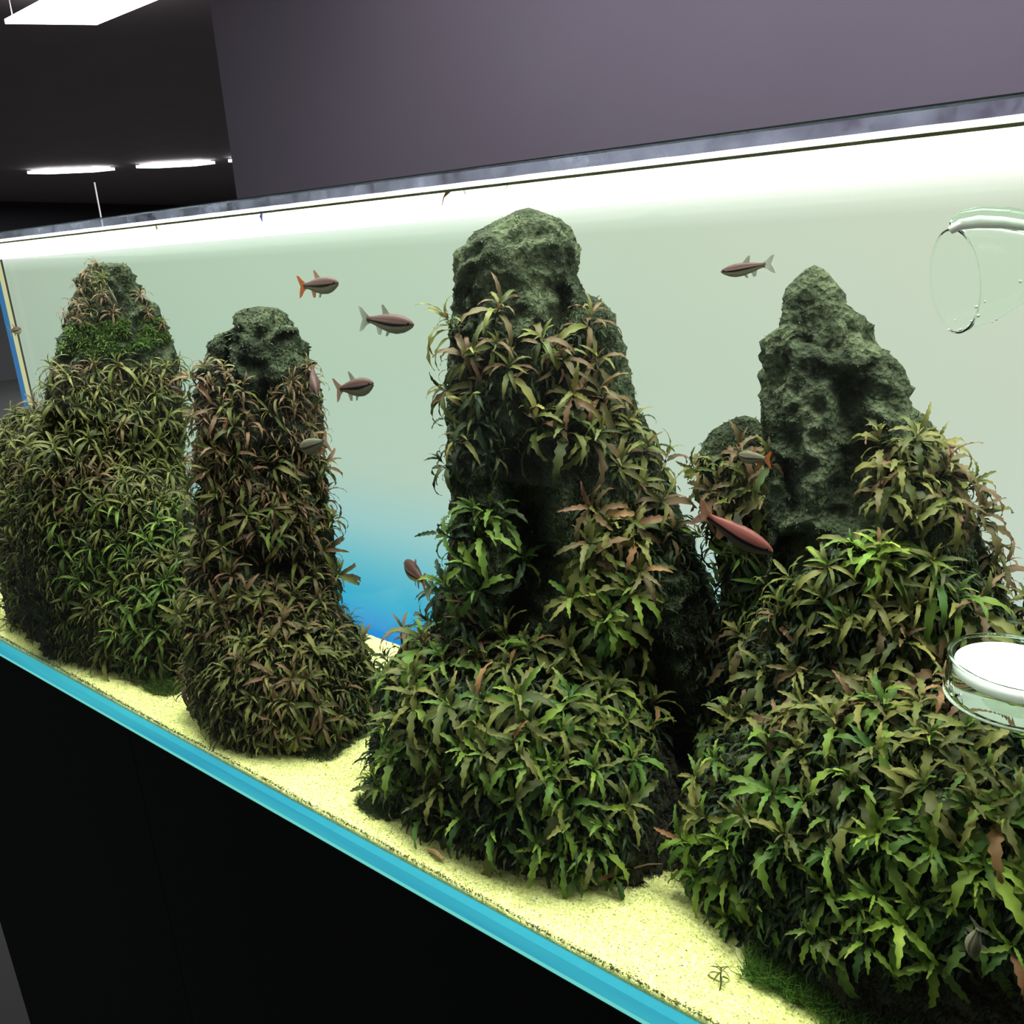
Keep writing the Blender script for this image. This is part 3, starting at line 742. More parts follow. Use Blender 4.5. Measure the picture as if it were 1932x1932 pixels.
def build_leaves(key, wr, lobe, rows=12):
    out = []
    for k in range(5):
        row = []
        for v in range(2):
            V, F, U = leaf_geo(1.0, wr * (1.0 if v == 0 else 0.82), ELEV[k] + 0.1 * v, BEND[k] * (1 + 0.2 * v), lobe, rows, 0.35, 0.5 * (v - 0.5), ph=k + v)
            me = bpy.data.meshes.new('leaf')
            me.from_pydata([tuple(x) for x in V], [], F)
            me.polygons.foreach_set('use_smooth', [True] * len(me.polygons))
            uvl = me.uv_layers.new(name='UVMap'); idx = np.empty(len(me.loops), dtype=np.int32); me.loops.foreach_get('vertex_index', idx)
            uvl.data.foreach_set('uv', np.array(U, dtype=np.float32)[idx].ravel())
            me.materials.append(MAT['leaf_olive']); row.append((me, V, F, U))
        out.append(row)
    LEAVES[key] = out
build_leaves('lobed', 0.165, 0.24)
build_leaves('wavy', 0.145, 0.10)
build_leaves('narrow', 0.11, 0.04, 8)
SV, SF = tube_geo([(0, 0, -0.9), (0.05, 0, -0.4), (0, 0, 0)], [0.06, 0.05, 0.035], 6)
STEM = bpy.data.meshes.new('stem'); STEM.from_pydata([tuple(v) for v in SV], [], SF); STEM.materials.append(MAT['leaf_dark'])

def leaf_list(rnd, nl, spread=1.0):
    """(phi, tier, scale, height) per leaf, youngest upright in the middle"""
    out = []
    for i in range(nl):
        f = min(1, max(0, i / max(1, nl - 1) + rnd.uniform(-0.16, 0.12)))
        tier = min(4, int(f * 4.6)); out.append((i * 2.399 + rnd.uniform(-0.35, 0.35), tier, (0.45 + 0.65 * f ** 0.7) * rnd.uniform(0.7, 1.25), (1 - f) * 0.4 + rnd.uniform(-0.1, 0.1)))
    return out
def axis_frame(ax, rnd):
    z = ax.normalized(); x = z.cross(Vector((rnd.uniform(-1, 1), rnd.uniform(-1, 1), 0.1))).normalized(); y = z.cross(x)
    return Matrix((x, y, z)).transposed().to_4x4()

PLANTS = []    # dicts for labelling
def plant_parts(loc, ax, size, key, mat_main, mat_alt, p_alt, nl, rnd, name):
    root = empty(name, loc)
    root.rotation_euler = axis_frame(ax, rnd).to_euler()
    for phi, tier, sc, h in leaf_list(rnd, nl + 3):
        me = LEAVES[key][tier][rnd.randint(0, 1)][0]
        o = bpy.data.objects.new('leaf', me); COL.objects.link(o); o.parent = root
        s = size * sc
        o.location = (0, 0, h * size); o.rotation_euler = (rnd.uniform(-0.3, 0.3), rnd.uniform(-0.35, 0.3), phi); o.scale = (s, s, s)
        sl = o.material_slots[0]; sl.link = 'OBJECT'
        if rnd.random() < 0.012: o['label'] = 'withered orange-brown leaf'; sl.material = MAT['leaf_dead']
        else: sl.material = MAT[mat_alt] if rnd.random() < p_alt else MAT[mat_main]
    o = bpy.data.objects.new('stem', STEM); COL.objects.link(o); o.parent = root; o.scale = (size * 0.6,) * 3; o.location = (0, 0, size * 0.24)
    return root
def joined_variant(key, nl, seedv):
    rnd = random.Random(seedv); Vs = []; Fs = []; Us = []
    for phi, tier, sc, h in leaf_list(rnd, nl):
        _, V, F, U = LEAVES[key][tier][rnd.randint(0, 1)]
        R = Matrix.Rotation(phi, 3, 'Z'); b = len(Vs)
        Vs += [R @ (v * sc) + Vector((0, 0, h)) for v in V]; Fs += [tuple(i + b for i in f) for f in F]; Us += U
    return Vs, Fs, Us
JOIN = []
for k in range(8):
    V, F, U = joined_variant('narrow', 17, 40 + k)
    me = bpy.data.meshes.new('plant'); me.from_pydata([tuple(x) for x in V], [], F)
    me.polygons.foreach_set('use_smooth', [True] * len(me.polygons))
    uvl = me.uv_layers.new(name='UVMap'); idx = np.empty(len(me.loops), dtype=np.int32); me.loops.foreach_get('vertex_index', idx)
    uvl.data.foreach_set('uv', np.array(U, dtype=np.float32)[idx].ravel()); me.materials.append(MAT['leaf_olive'])
    JOIN.append(me)

ZONES = [
 # name, place words, polygon, spacing px, leaf size m, leaf kind, (main, alt, p_alt), parts?, n leaves
 dict(w='on the far left rock top', poly=[(140, 500), (178, 500), (210, 600), (112, 615)], sp=27, size=0.017, key='narrow', mats=('leaf_brown', 'leaf_olive', 0.4), parts=False),
 dict(w='under the mossy ledge far left', poly=[(95, 695), (338, 685), (345, 740), (85, 745)], sp=30, size=0.022, key='narrow', mats=('leaf_olive', 'leaf_brown', 0.4), parts=False),
 dict(w='above the mossy ledge far left', poly=[(265, 560), (300, 560), (325, 620), (270, 605)], sp=30, size=0.016, key='narrow', mats=('leaf_brown', 'leaf_olive', 0.4), parts=False),
 dict(w='on the far left mound', poly=[(-60, 780), (40, 715), (100, 700), (345, 700), (352, 960), (-60, 960)], sp=33, size=0.031, key='narrow', mats=('leaf_olive', 'leaf_brown', 0.3), parts=False),
 dict(w='low on the far left mound', poly=[(-60, 960), (345, 960), (335, 1310), (180, 1280), (90, 1225), (-60, 1130)], sp=36, size=0.033, key='narrow', mats=('leaf_green', 'leaf_olive', 0.55), parts=False),
 dict(w='on the slim pillar', poly=[(372, 700), (440, 690), (470, 780), (480, 880), (365, 900)], sp=34, size=0.025, key='wavy', mats=('leaf_brown', 'leaf_olive', 0.3), parts=True, nl=11),
 dict(w='on the slim pillar', poly=[(530, 700), (590, 690), (605, 880), (520, 870)], sp=36, size=0.023, key='narrow', mats=('leaf_brown', 'leaf_olive', 0.4), parts=True, nl=11),
 dict(w='on the slim pillar', poly=[(365, 890), (610, 880), (640, 1110), (350, 1150)], sp=44, size=0.031, key='wavy', mats=('leaf_olive', 'leaf_brown', 0.35), parts=True, nl=12),
 dict(w='around the slim pillar foot', poly=[(345, 1140), (655, 1110), (700, 1320), (680, 1400), (420, 1400), (350, 1300)], sp=41, size=0.029, key='wavy', mats=('leaf_olive', 'leaf_brown', 0.45), parts=True, nl=13),
 dict(w='on the tallest pillar', poly=[(845, 600), (960, 600), (990, 730), (840, 740)], sp=48, size=0.030, key='wavy', mats=('leaf_brown', 'leaf_olive', 0.4), parts=True, nl=11),
 dict(w='on the tallest pillar', poly=[(1010, 620), (1120, 620), (1150, 720), (1010, 730)], sp=54, size=0.032, key='wavy', mats=('leaf_brown', 'leaf_olive', 0.5), parts=True, nl=12),
 dict(w='on the tallest pillar', poly=[(835, 740), (930, 740), (925, 880), (835, 900)], sp=46, size=0.030, key='wavy', mats=('leaf_dark', 'leaf_olive', 0.6), parts=True, nl=12),
 dict(w='on the tallest pillar', poly=[(1010, 740), (1110, 750), (1110, 860), (1000, 850)], sp=70, size=0.043, key='lobed', mats=('leaf_olive', 'leaf_brown', 0.4), parts=True, nl=12),
 dict(w='on the right flank of the tallest pillar', poly=[(1130, 740), (1210, 800), (1310, 950), (1350, 1060), (1240, 1020), (1150, 880)], sp=44, size=0.031, key='wavy', mats=('leaf_olive', 'leaf_brown', 0.4), parts=True, nl=11),
 dict(w='on the tallest pillar', poly=[(840, 960), (990, 980), (980, 1110), (830, 1130)], sp=52, size=0.036, key='lobed', mats=('leaf_green', 'leaf_dark', 0.4), parts=True, nl=13),
 dict(w='on the tallest pillar', poly=[(1100, 950), (1240, 990), (1240, 1090), (1090, 1080)], sp=46, size=0.038, key='lobed', mats=('leaf_olive', 'leaf_brown', 0.35), parts=True, nl=13),
 dict(w='on the tallest pillar', poly=[(1100, 1110), (1190, 1110), (1180, 1190), (1090, 1180)], sp=62, size=0.040, key='lobed', mats=('leaf_green', 'leaf_olive', 0.5), parts=True, nl=11),
 dict(w='by the tallest pillar foot', poly=[(780, 1120), (900, 1140), (900, 1240), (740, 1260)], sp=44, size=0.030, key='wavy', mats=('leaf_dark', 'leaf_brown', 0.35), parts=True, nl=12),
 dict(w='on the middle mound', poly=[(690, 1270), (850, 1230), (1180, 1230), (1260, 1330), (1180, 1420), (680, 1440)], sp=53, size=0.038, key='lobed', mats=('leaf_olive', 'leaf_green', 0.4), parts=True, nl=14),
 dict(w='low on the middle mound', poly=[(670, 1440), (1180, 1420), (1190, 1600), (1080, 1640), (900, 1590), (700, 1530)], sp=56, size=0.036, key='lobed', mats=('leaf_green', 'leaf_olive', 0.4), parts=True, nl=13),
 dict(w='on the hump behind the pointed rock', poly=[(1330, 880), (1450, 850), (1460, 960), (1340, 980)], sp=44, size=0.032, key='lobed', mats=('leaf_olive', 'leaf_brown', 0.4), parts=True, nl=11),
 dict(w='beside the gap left of the pointed rock', poly=[(1330, 1000), (1440, 1060), (1440, 1160), (1340, 1160)], sp=60, size=0.030, key='wavy', mats=('leaf_green', 'leaf_dark', 0.5), parts=True, nl=11),
 dict(w='on the right shoulder of the pointed rock', poly=[(1660, 850), (1790, 840), (1840, 930), (1850, 1000), (1660, 960)], sp=46, size=0.030, key='lobed', mats=('leaf_olive', 'leaf_brown', 0.4), parts=True, nl=13),
 dict(w='on the right flank of the pointed rock', poly=[(1850, 1040), (1932, 1040), (1932, 1190), (1890, 1190)], sp=42, size=0.026, key='wavy', mats=('leaf_brown', 'leaf_olive', 0.6), parts=True, nl=12),
 dict(w='atop the right mound', poly=[(1560, 1040), (1780, 1050), (1800, 1160), (1480, 1170)], sp=50, size=0.030, key='wavy', mats=('leaf_olive', 'leaf_green', 0.4), parts=True, nl=13),
 dict(w='high on the right mound', poly=[(1340, 1190), (1932, 1170), (1932, 1350), (1330, 1380)], sp=63, size=0.033, key='lobed', mats=('leaf_olive', 'leaf_brown', 0.3), parts=True, nl=14),
 dict(w='halfway up the right mound', poly=[(1330, 1380), (1932, 1350), (1932, 1580), (1310, 1590)], sp=66, size=0.033, key='lobed', mats=('leaf_olive', 'leaf_green', 0.5), parts=True, nl=14),
 dict(w='low on the right mound', poly=[(1310, 1590), (1932, 1580), (1932, 1800), (1560, 1800), (1340, 1740)], sp=68, size=0.031, key='lobed', mats=('leaf_green', 'leaf_bright', 0.3), parts=True, nl=14),
]
COLW = {'leaf_olive': 'olive', 'leaf_green': 'green', 'leaf_bright': 'bright green', 'leaf_brown': 'brownish', 'leaf_dark': 'dark green'}
KEYW = {'lobed': 'lobed-leaved', 'wavy': 'wavy-leaved', 'narrow': 'narrow-leaved'}
def place(px, py, z, rnd, prefer=None, force=None, name=None):
    loc, nr = hit(px, py)
    if loc is None: return None
    if nr.dot(loc - CAM) > 0: nr = -nr
    ax = (nr * 0.75 + Vector((0, 0, 0.75)) + Vector((rnd.uniform(-.25, .25), rnd.uniform(-.25, .25), rnd.uniform(-.1, .2)))).normalized()
    loc = loc + nr * 0.002
    size = z['size'] * rnd.uniform(0.82, 1.2)
    loc.y = max(loc.y, 0.418 + size * 0.72 if not force else 0.44)
    main, alt, pa = z['mats']
    if rnd.random() < pa * 0.6: main, alt = alt, main
    if force: main = force
    if z['parts']:
        o = plant_parts(loc, ax, size, z['key'], main, alt, 0.25, z.get('nl', 12), rnd, 'water_plant')
    else:
        o = bpy.data.objects.new('narrow_leaved_water_plant', JOIN[rnd.randint(0, 7)]); COL.objects.link(o)
        o.location = loc; o.rotation_euler = axis_frame(ax, rnd).to_euler(); o.scale = (size,) * 3
        o.material_slots[0].link = 'OBJECT'; o.material_slots[0].material = MAT[main]
    q = proj(loc)
    PLANTS.append(dict(o=o, w=z['w'], col=COLW[main], key=KEYW[z['key']], x=q[0], y=q[1], sz=size))
    return o
for zi, z in enumerate(ZONES):
    rnd = random.Random(500 + zi)
    z['size'] *= 1.22 if 'low on the right' in z['w'] else 1.2
    for (x, y) in poly_pts(z['poly'], z['sp'] * (0.9 if not z['parts'] else 0.97 if 'tallest' in z['w'] else 0.88), seedv=zi + 1):
        place(x, y, z, rnd)

# undergrowth: a mass of small drooping leaves under and between the plants, part of the mound or rock it grows on
def undergrowth(parent, polys, n, size, key, mat, seedv):
    rnd = np.random.default_rng(3000 + seedv); Vs = []; Fs = []; Us = []; tot = 0
    tmpl = [[(np.array([tuple(v) for v in LEAVES[key][k][v_][1]]), np.array(LEAVES[key][k][v_][2]), np.array(LEAVES[key][k][v_][3])) for v_ in range(2)] for k in range(5)]
    areas = [(max(p[0] for p in q) - min(p[0] for p in q)) * (max(p[1] for p in q) - min(p[1] for p in q)) for q in polys]
    for q, ar in zip(polys, areas):
        x0, x1 = min(p[0] for p in q), max(p[0] for p in q); y0, y1 = min(p[1] for p in q), max(p[1] for p in q)
        for _ in range(int(n * ar / sum(areas))):
            x = rnd.uniform(x0, x1); y = rnd.uniform(y0, y1)
            if not in_poly(x, y, q): continue
            loc, nr = hit(x, y)
            if loc is None: continue
            if nr.dot(loc - CAM) > 0: nr = -nr
            s_ = size * rnd.uniform(0.5, 1.25)
            h = Vector((nr.x, nr.y, 0)) + Vector((rnd.normal(0, .7), rnd.normal(0, .7), 0)); az = math.atan2(h.y, h.x)
            V_, F_, U_ = tmpl[rnd.integers(1, 5)][rnd.integers(0, 2)]
            e = Matrix.Rotation(az, 3, 'Z') @ Matrix.Rotation(rnd.uniform(-0.5, 0.5), 3, 'X') @ Matrix.Rotation(rnd.uniform(-0.5, 0.6), 3, 'Y')
            P = V_ @ np.array(e.transposed()) * s_ + np.array(loc + nr * 0.001)
            if P[:, 1].min() < 0.4145: continue
            Vs.append(P); Fs.append(F_ + tot); Us.append(U_); tot += len(V_)
    if not Vs: return
    me = fast_mesh('undergrowth', np.concatenate(Vs), np.concatenate(Fs), mat)
    me.polygons.foreach_set('use_smooth', [True] * len(me.polygons))
    uvl = me.uv_layers.new(name='UVMap'); idx = np.empty(len(me.loops), dtype=np.int32); me.loops.foreach_get('vertex_index', idx)
    uvl.data.foreach_set('uv', np.concatenate(Us).astype(np.float32)[idx].ravel())
    o = link_mesh('undergrowth', me, parent); o['kind'] = 'stuff'
undergrowth(mA, [[(-60, 760), (350, 700), (345, 1310), (180, 1280), (90, 1225), (-60, 1130)]], 7000, 0.020, 'narrow', MAT['leaf_olive'], 1)
undergrowth(rockA, [[(140, 500), (178, 500), (210, 600), (112, 615)], [(95, 690), (338, 680), (345, 740), (90, 745)]], 500, 0.013, 'narrow', MAT['leaf_brown'], 2)
undergrowth(rockB, [[(372, 720), (440, 700), (470, 780), (480, 880), (365, 900)], [(540, 700), (595, 690), (610, 880), (520, 870)], [(365, 880), (612, 870), (645, 1150), (350, 1180)]], 2300, 0.019, 'narrow', MAT['leaf_brown'], 3)
undergrowth(mB, [[(345, 1140), (655, 1110), (705, 1320), (690, 1410), (420, 1410), (350, 1300)]], 2600, 0.020, 'wavy', MAT['leaf_olive'], 4)
undergrowth(rockC, [[(840, 600), (960, 600), (990, 740), (925, 880), (835, 900)], [(1010, 620), (1140, 620), (1170, 740), (1110, 860), (1000, 850)], [(1130, 740), (1210, 790), (1310, 940), (1370, 1100), (1370, 1200), (1240, 1020), (1150, 880)], [(840, 960), (960, 980), (930, 1240), (770, 1260), (830, 1130)], [(1090, 950), (1250, 990), (1250, 1200), (1090, 1180)]], 1300, 0.019, 'wavy', MAT['leaf_dark'], 5)
undergrowth(mC, [[(650, 1290), (850, 1230), (1180, 1230), (1260, 1330), (1190, 1600), (1080, 1650), (900, 1600), (650, 1520)]], 3600, 0.022, 'wavy', MAT['leaf_dark'], 6)
undergrowth(rockE, [[(1320, 860), (1450, 850), (1450, 1160), (1340, 1170)]], 420, 0.020, 'wavy', MAT['leaf_olive'], 7)
undergrowth(rockD, [[(1650, 850), (1800, 830), (1932, 1080), (1932, 1200), (1880, 1200), (1840, 1010), (1660, 970)]], 700, 0.020, 'wavy', MAT['leaf_olive'], 8)
undergrowth(mD, [[(1320, 1180), (1560, 1040), (1800, 1060), (1932, 1180), (2200, 1240), (2700, 1500), (2700, 1900), (1932, 1810), (1500, 1830), (1320, 1760)]], 13500, 0.020, 'wavy', MAT['leaf_dark'], 9)

# conspicuous single plants
def special(px, py, size, key, mat, label, nl=12, up_=0.9):
    rnd = random.Random(int(px * 7 + py))
    loc, nr = hit(px, py)
    if loc is None: loc = atZ(px, py, 0.727); nr = Vector((0, 0, 1))
    if nr.dot(loc - CAM) > 0: nr = -nr
    loc = loc + nr * 0.004
    loc.y = max(loc.y, 0.416 + size * 0.8)
    loc2 = loc
    o = plant_parts(loc2, nr * 0.7 + Vector((0, 0, up_)), size, key, mat, 'leaf_olive', 0.25, nl, rnd, 'water_plant')
    props(o, label, 'plant'); return o
special(1650, 1060, 0.040, 'lobed', 'leaf_bright', 'bright green plant with long upright lobed leaves just below the pointed rock', 13, 1.3)
special(1150, 1170, 0.040, 'lobed', 'leaf_green', 'lone green drooping rosette against the dark hollow of the tallest pillar', 11)
special(1055, 830, 0.046, 'lobed', 'leaf_olive', 'large star-shaped olive plant halfway up the tallest pillar', 12)
special(1110, 1620, 0.030, 'lobed', 'leaf_green', 'small dark green plant on the sand right of the middle mound', 13)
special(1100, 1650, 0.027, 'lobed', 'leaf_green', 'small green plant at the sand edge below the dark mossy patch', 13)
special(1165, 1655, 0.027, 'lobed', 'leaf_green', 'small lobed plant closest to the sand right of the middle mound', 12)
special(850, 1560, 0.022, 'wavy', 'leaf_bright', 'tiny bright green plant rooted in sand before the middle mound', 9)
special(700, 1490, 0.024, 'wavy', 'leaf_bright', 'small bright green plant at the left tip of the middle mound', 10)
special(1360, 1850, 0.016, 'narrow', 'leaf_olive', 'little uprooted olive sprig lying on the sand at the bottom right', 9)
special(235, 1100, 0.034, 'narrow', 'leaf_bright', 'bright green fan of narrow leaves low on the far left mound', 15)
special(525, 1010, 0.034, 'wavy', 'leaf_green', 'green rosette with hanging leaves halfway down the slim pillar', 10)
special(1600, 1790, 0.038, 'lobed', 'leaf_green', 'big green rosette with long lobed leaves near the bottom right carpet', 14)
special(1760, 1420, 0.036, 'lobed', 'leaf_olive', 'olive lobed plant directly below the glass diffuser', 14)

ORD = ['first', 'second', 'third', 'fourth', 'fifth', 'sixth', 'seventh', 'eighth', 'ninth', 'tenth', 'eleventh', 'twelfth', 'thirteenth', 'fourteenth', 'fifteenth', 'sixteenth', 'seventeenth', 'eighteenth', 'nineteenth', 'twentieth']
byw = {}
for p in PLANTS: byw.setdefault(p['w'], []).append(p)
for w, ps in byw.items():
    ps.sort(key=lambda p: p['y']); band = 62 if ps[0]['o'].type == 'EMPTY' else 48
    rows = []
    for p in ps:
        if rows and p['y'] - rows[-1][0]['y'] < band and len(rows[-1]) < 18: rows[-1].append(p)
        else: rows.append([p])
    for ri, row in enumerate(rows):
        row.sort(key=lambda p: p['x'])
        for ci, p in enumerate(row):
            w_ = w
            pos = '' if len(rows) == 1 else f"{ORD[min(ri, 19)]} row down, "
            side = f"{ORD[ci]} from left" if len(row) > 1 else 'alone'
            kw_ = p['key'].replace('-leaved', '') if p['col'] in ('dark green', 'bright green') and 'row down' in pos else p['key']
            props(p['o'], f"{p['col']} {kw_} plant {w}, {pos}{side}".replace('beside the gap left of the pointed rock', 'by the pointed rock gap').replace('on the hump behind the pointed rock', 'on the rounded rear hump').replace(' on the right flank of the', ' right on the').replace(' on the right shoulder of the pointed rock', ' on the pointed rock shoulder'), 'plant', 'water plants ' + w)

# ------------------------------------------------------------------ ground moss and grass carpet
def blades(name, n, sampler, length, width, mat, label, cat, seedv=0, lean=0.6):
    rnd = np.random.default_rng(900 + seedv); V = []; F = []; t = 0
    for _ in range(n):
        x, y, z = sampler(rnd)
        L = length * rnd.uniform(0.4, 1.2); d = Vector((rnd.normal(0, lean), rnd.normal(0, lean), 1)).normalized()
        sd = Vector((rnd.normal(), rnd.normal(), 0.2)).normalized() * width
        b = Vector((x, y, z - 0.001)); m = b + d * L * 0.5; e = m + (d + Vector((rnd.normal(0, 0.6), rnd.normal(0, 0.6), -0.3))).normalized() * L * 0.55
        if min(m.y, e.y) < 0.4142: continue
        V += [b - sd * .5, b + sd * .5, m + sd * .4, m - sd * .4, e]; F += [(t, t + 1, t + 2), (t, t + 2, t + 3), (t + 3, t + 2, t + 4)]; t += 5
    o = link_mesh(name, fast_mesh(name, np.array([tuple(v) for v in V]), np.array(F), mat))
    return props(o, label, cat, kind='stuff')
def disc(cx, cy, rx, ry, h):
    def f(r):
        a = r.uniform(0, 2 * math.pi); q = math.sqrt(r.uniform(0, 1)); x = cx + rx * q * math.cos(a); y = cy + ry * q * math.sin(a)
        return x, y, sand_z(x, y) + h * (1 - q * q) * r.uniform(0.3, 1)
    return f
c = atZ(1235, 1590, 0.73)
blades('moss_mat', 9000, disc(c.x - 0.01, c.y + 0.02, 0.06, 0.055, 0.014), 0.013, 0.0007, MAT['moss_dark'], 'dark brown-green moss mat on the sand between the middle and right mounds', 'moss', 1, 1.0)
c = atZ(290, 1298, 0.73)
blades('moss_tuft', 2600, disc(c.x, c.y + 0.012, 0.035, 0.018, 0.008), 0.012, 0.0007, MAT['moss_bright'], 'green moss tuft on the sand at the foot of the far left mound', 'moss', 2, 0.9)
c = atZ(560, 1412, 0.73)
blades('moss_tuft', 2600, disc(c.x, c.y + 0.015, 0.05, 0.022, 0.006), 0.012, 0.0006, MAT['moss'], 'thin brown-green moss at the foot of the slim pillar mound', 'moss', 3, 0.9)
c = atZ(700, 1530, 0.73)
blades('moss_tuft', 2200, disc(c.x, c.y + 0.012, 0.03, 0.016, 0.006), 0.010, 0.0006, MAT['moss'], 'curly moss tuft at the left tip of the middle mound', 'moss', 4, 0.9)
c = atZ(480, 1400, 0.73)
blades('moss_tuft', 1800, disc(c.x - 0.015, c.y + 0.008, 0.025, 0.014, 0.008), 0.010, 0.0006, MAT['moss_dark'], 'dark moss tuft under the left side of the slim pillar mound', 'moss', 5, 0.9)
def carpet(r):
    x = r.uniform(-0.16, 0.3); y = r.uniform(0.425, 0.52) + 0.0
    edge = 0.005 * noise.noise((x * 30, 0, 4))
    if x < -0.10 and y < 0.46 + edge: y = 0.46 + abs(r.normal(0, 0.02))
    return x, y, sand_z(x, y) + 0.002
blades('grass_carpet', 26000, carpet, 0.018, 0.0009, MAT['grass'], 'short dark green grass carpet along the bottom right corner', 'grass', 6, 0.55)

# dark twigs in the moss mat
MAT['twig'] = simple_mat('brown_twig', lin(110, 92, 66), 0.8, noise_scale=80, var=0.3)
for (xa, ya, xb, yb, lab) in [(1205, 1605, 1236, 1600, 'thin pale twig lying on the dark moss mat'), (1196, 1638, 1250, 1630, 'thin brown twig at the front of the dark moss mat'), (1262, 1558, 1280, 1543, 'short twig sticking up behind the dark moss mat')]:
    a = atZ(xa, ya, 0.747); b = atZ(xb, yb, 0.750)
    tw = tube('twig', [a, (a + b) / 2 + Vector((0, 0, 0.002)), b], [0.0009, 0.0007, 0.0004], MAT['twig'], sides=6)
    props(tw, lab, 'twig')

# ------------------------------------------------------------------ fish
def fish_body_mat(name, backc, stripe, dark, belly, alpha=1.0):
    m, nt, out = new_mat(name)
    tc = N(nt, 'ShaderNodeTexCoord'); sp = N(nt, 'ShaderNodeSeparateXYZ'); nt.links.new(tc.outputs['UV'], sp.inputs[0])
    rp = ramp(nt, [(0.0, belly), (0.36, belly), (0.43, dark), (0.53, dark), (0.57, stripe), (0.66, stripe), (0.72, backc), (1.0, tuple(c * 0.8 for c in backc))])
    nt.links.new(sp.outputs[1], rp.inputs['Fac'])
    ns = N(nt, 'ShaderNodeTexNoise', Scale=18.0); nt.links.new(tc.outputs['Object'], ns.inputs['Vector'])
    rr = ramp(nt, [(0.3, (0.8,) * 3), (0.7, (1.1,) * 3)]); nt.links.new(ns.outputs['Fac'], rr.inputs['Fac'])
    mm = N(nt, 'ShaderNodeMix', _data_type='RGBA', _blend_type='MULTIPLY'); mm.inputs['Factor'].default_value = 1
    nt.links.new(rp.outputs[0], mm.inputs['A']); nt.links.new(rr.outputs[0], mm.inputs['B'])
    p = N(nt, 'ShaderNodeBsdfPrincipled', Roughness=0.5); p.inputs['Specular IOR Level'].default_value = 0.15; nt.links.new(mm.outputs['Result'], p.inputs['Base Color'])
    nt.links.new(p.outputs[0], out.inputs['Surface']); return m
def fin_mat(name, col, tr=0.45):
    m, nt, out = new_mat(name)
    a = N(nt, 'ShaderNodeBsdfTranslucent'); a.inputs[0].default_value = (*col, 1)
    b = N(nt, 'ShaderNodeBsdfDiffuse'); b.inputs[0].default_value = (*col, 1)
    t_ = N(nt, 'ShaderNodeBsdfTransparent')
    x = N(nt, 'ShaderNodeMixShader'); nt.links.new(a.outputs[0], x.inputs[1]); nt.links.new(b.outputs[0], x.inputs[2])
    tc = N(nt, 'ShaderNodeTexCoord'); wv = N(nt, 'ShaderNodeTexWave', Scale=14.0); nt.links.new(tc.outputs['Object'], wv.inputs['Vector'])
    mr = N(nt, 'ShaderNodeMapRange'); mr.inputs['To Min'].default_value = max(0, tr - 0.12); mr.inputs['To Max'].default_value = min(1, tr + 0.1); nt.links.new(wv.outputs['Fac'], mr.inputs['Value'])
    y = N(nt, 'ShaderNodeMixShader'); nt.links.new(mr.outputs[0], y.inputs[0]); nt.links.new(x.outputs[0], y.inputs[1]); nt.links.new(t_.outputs[0], y.inputs[2])
    nt.links.new(y.outputs[0], out.inputs['Surface']); return m
FB = fish_body_mat('fish_body', lin(74, 52, 48), lin(104, 84, 76), lin(32, 22, 22), lin(150, 148, 124))
FBr = fish_body_mat('fish_body_red', lin(112, 62, 56), lin(130, 80, 72), lin(26, 18, 18), lin(74, 66, 58))
FPale = fish_body_mat('fish_body_pale', lin(88, 88, 68), lin(110, 106, 88), lin(66, 62, 48), lin(130, 128, 108))
FClear = fin_mat('clear_fin', lin(140, 140, 122), 0.55); FOr = fin_mat('orange_fin', lin(196, 116, 66), 0.3); FPeach = fin_mat('peach_fin', lin(180, 134, 110), 0.4)
MAT['eye'] = simple_mat('fish_eye', lin(20, 18, 20), 0.15)
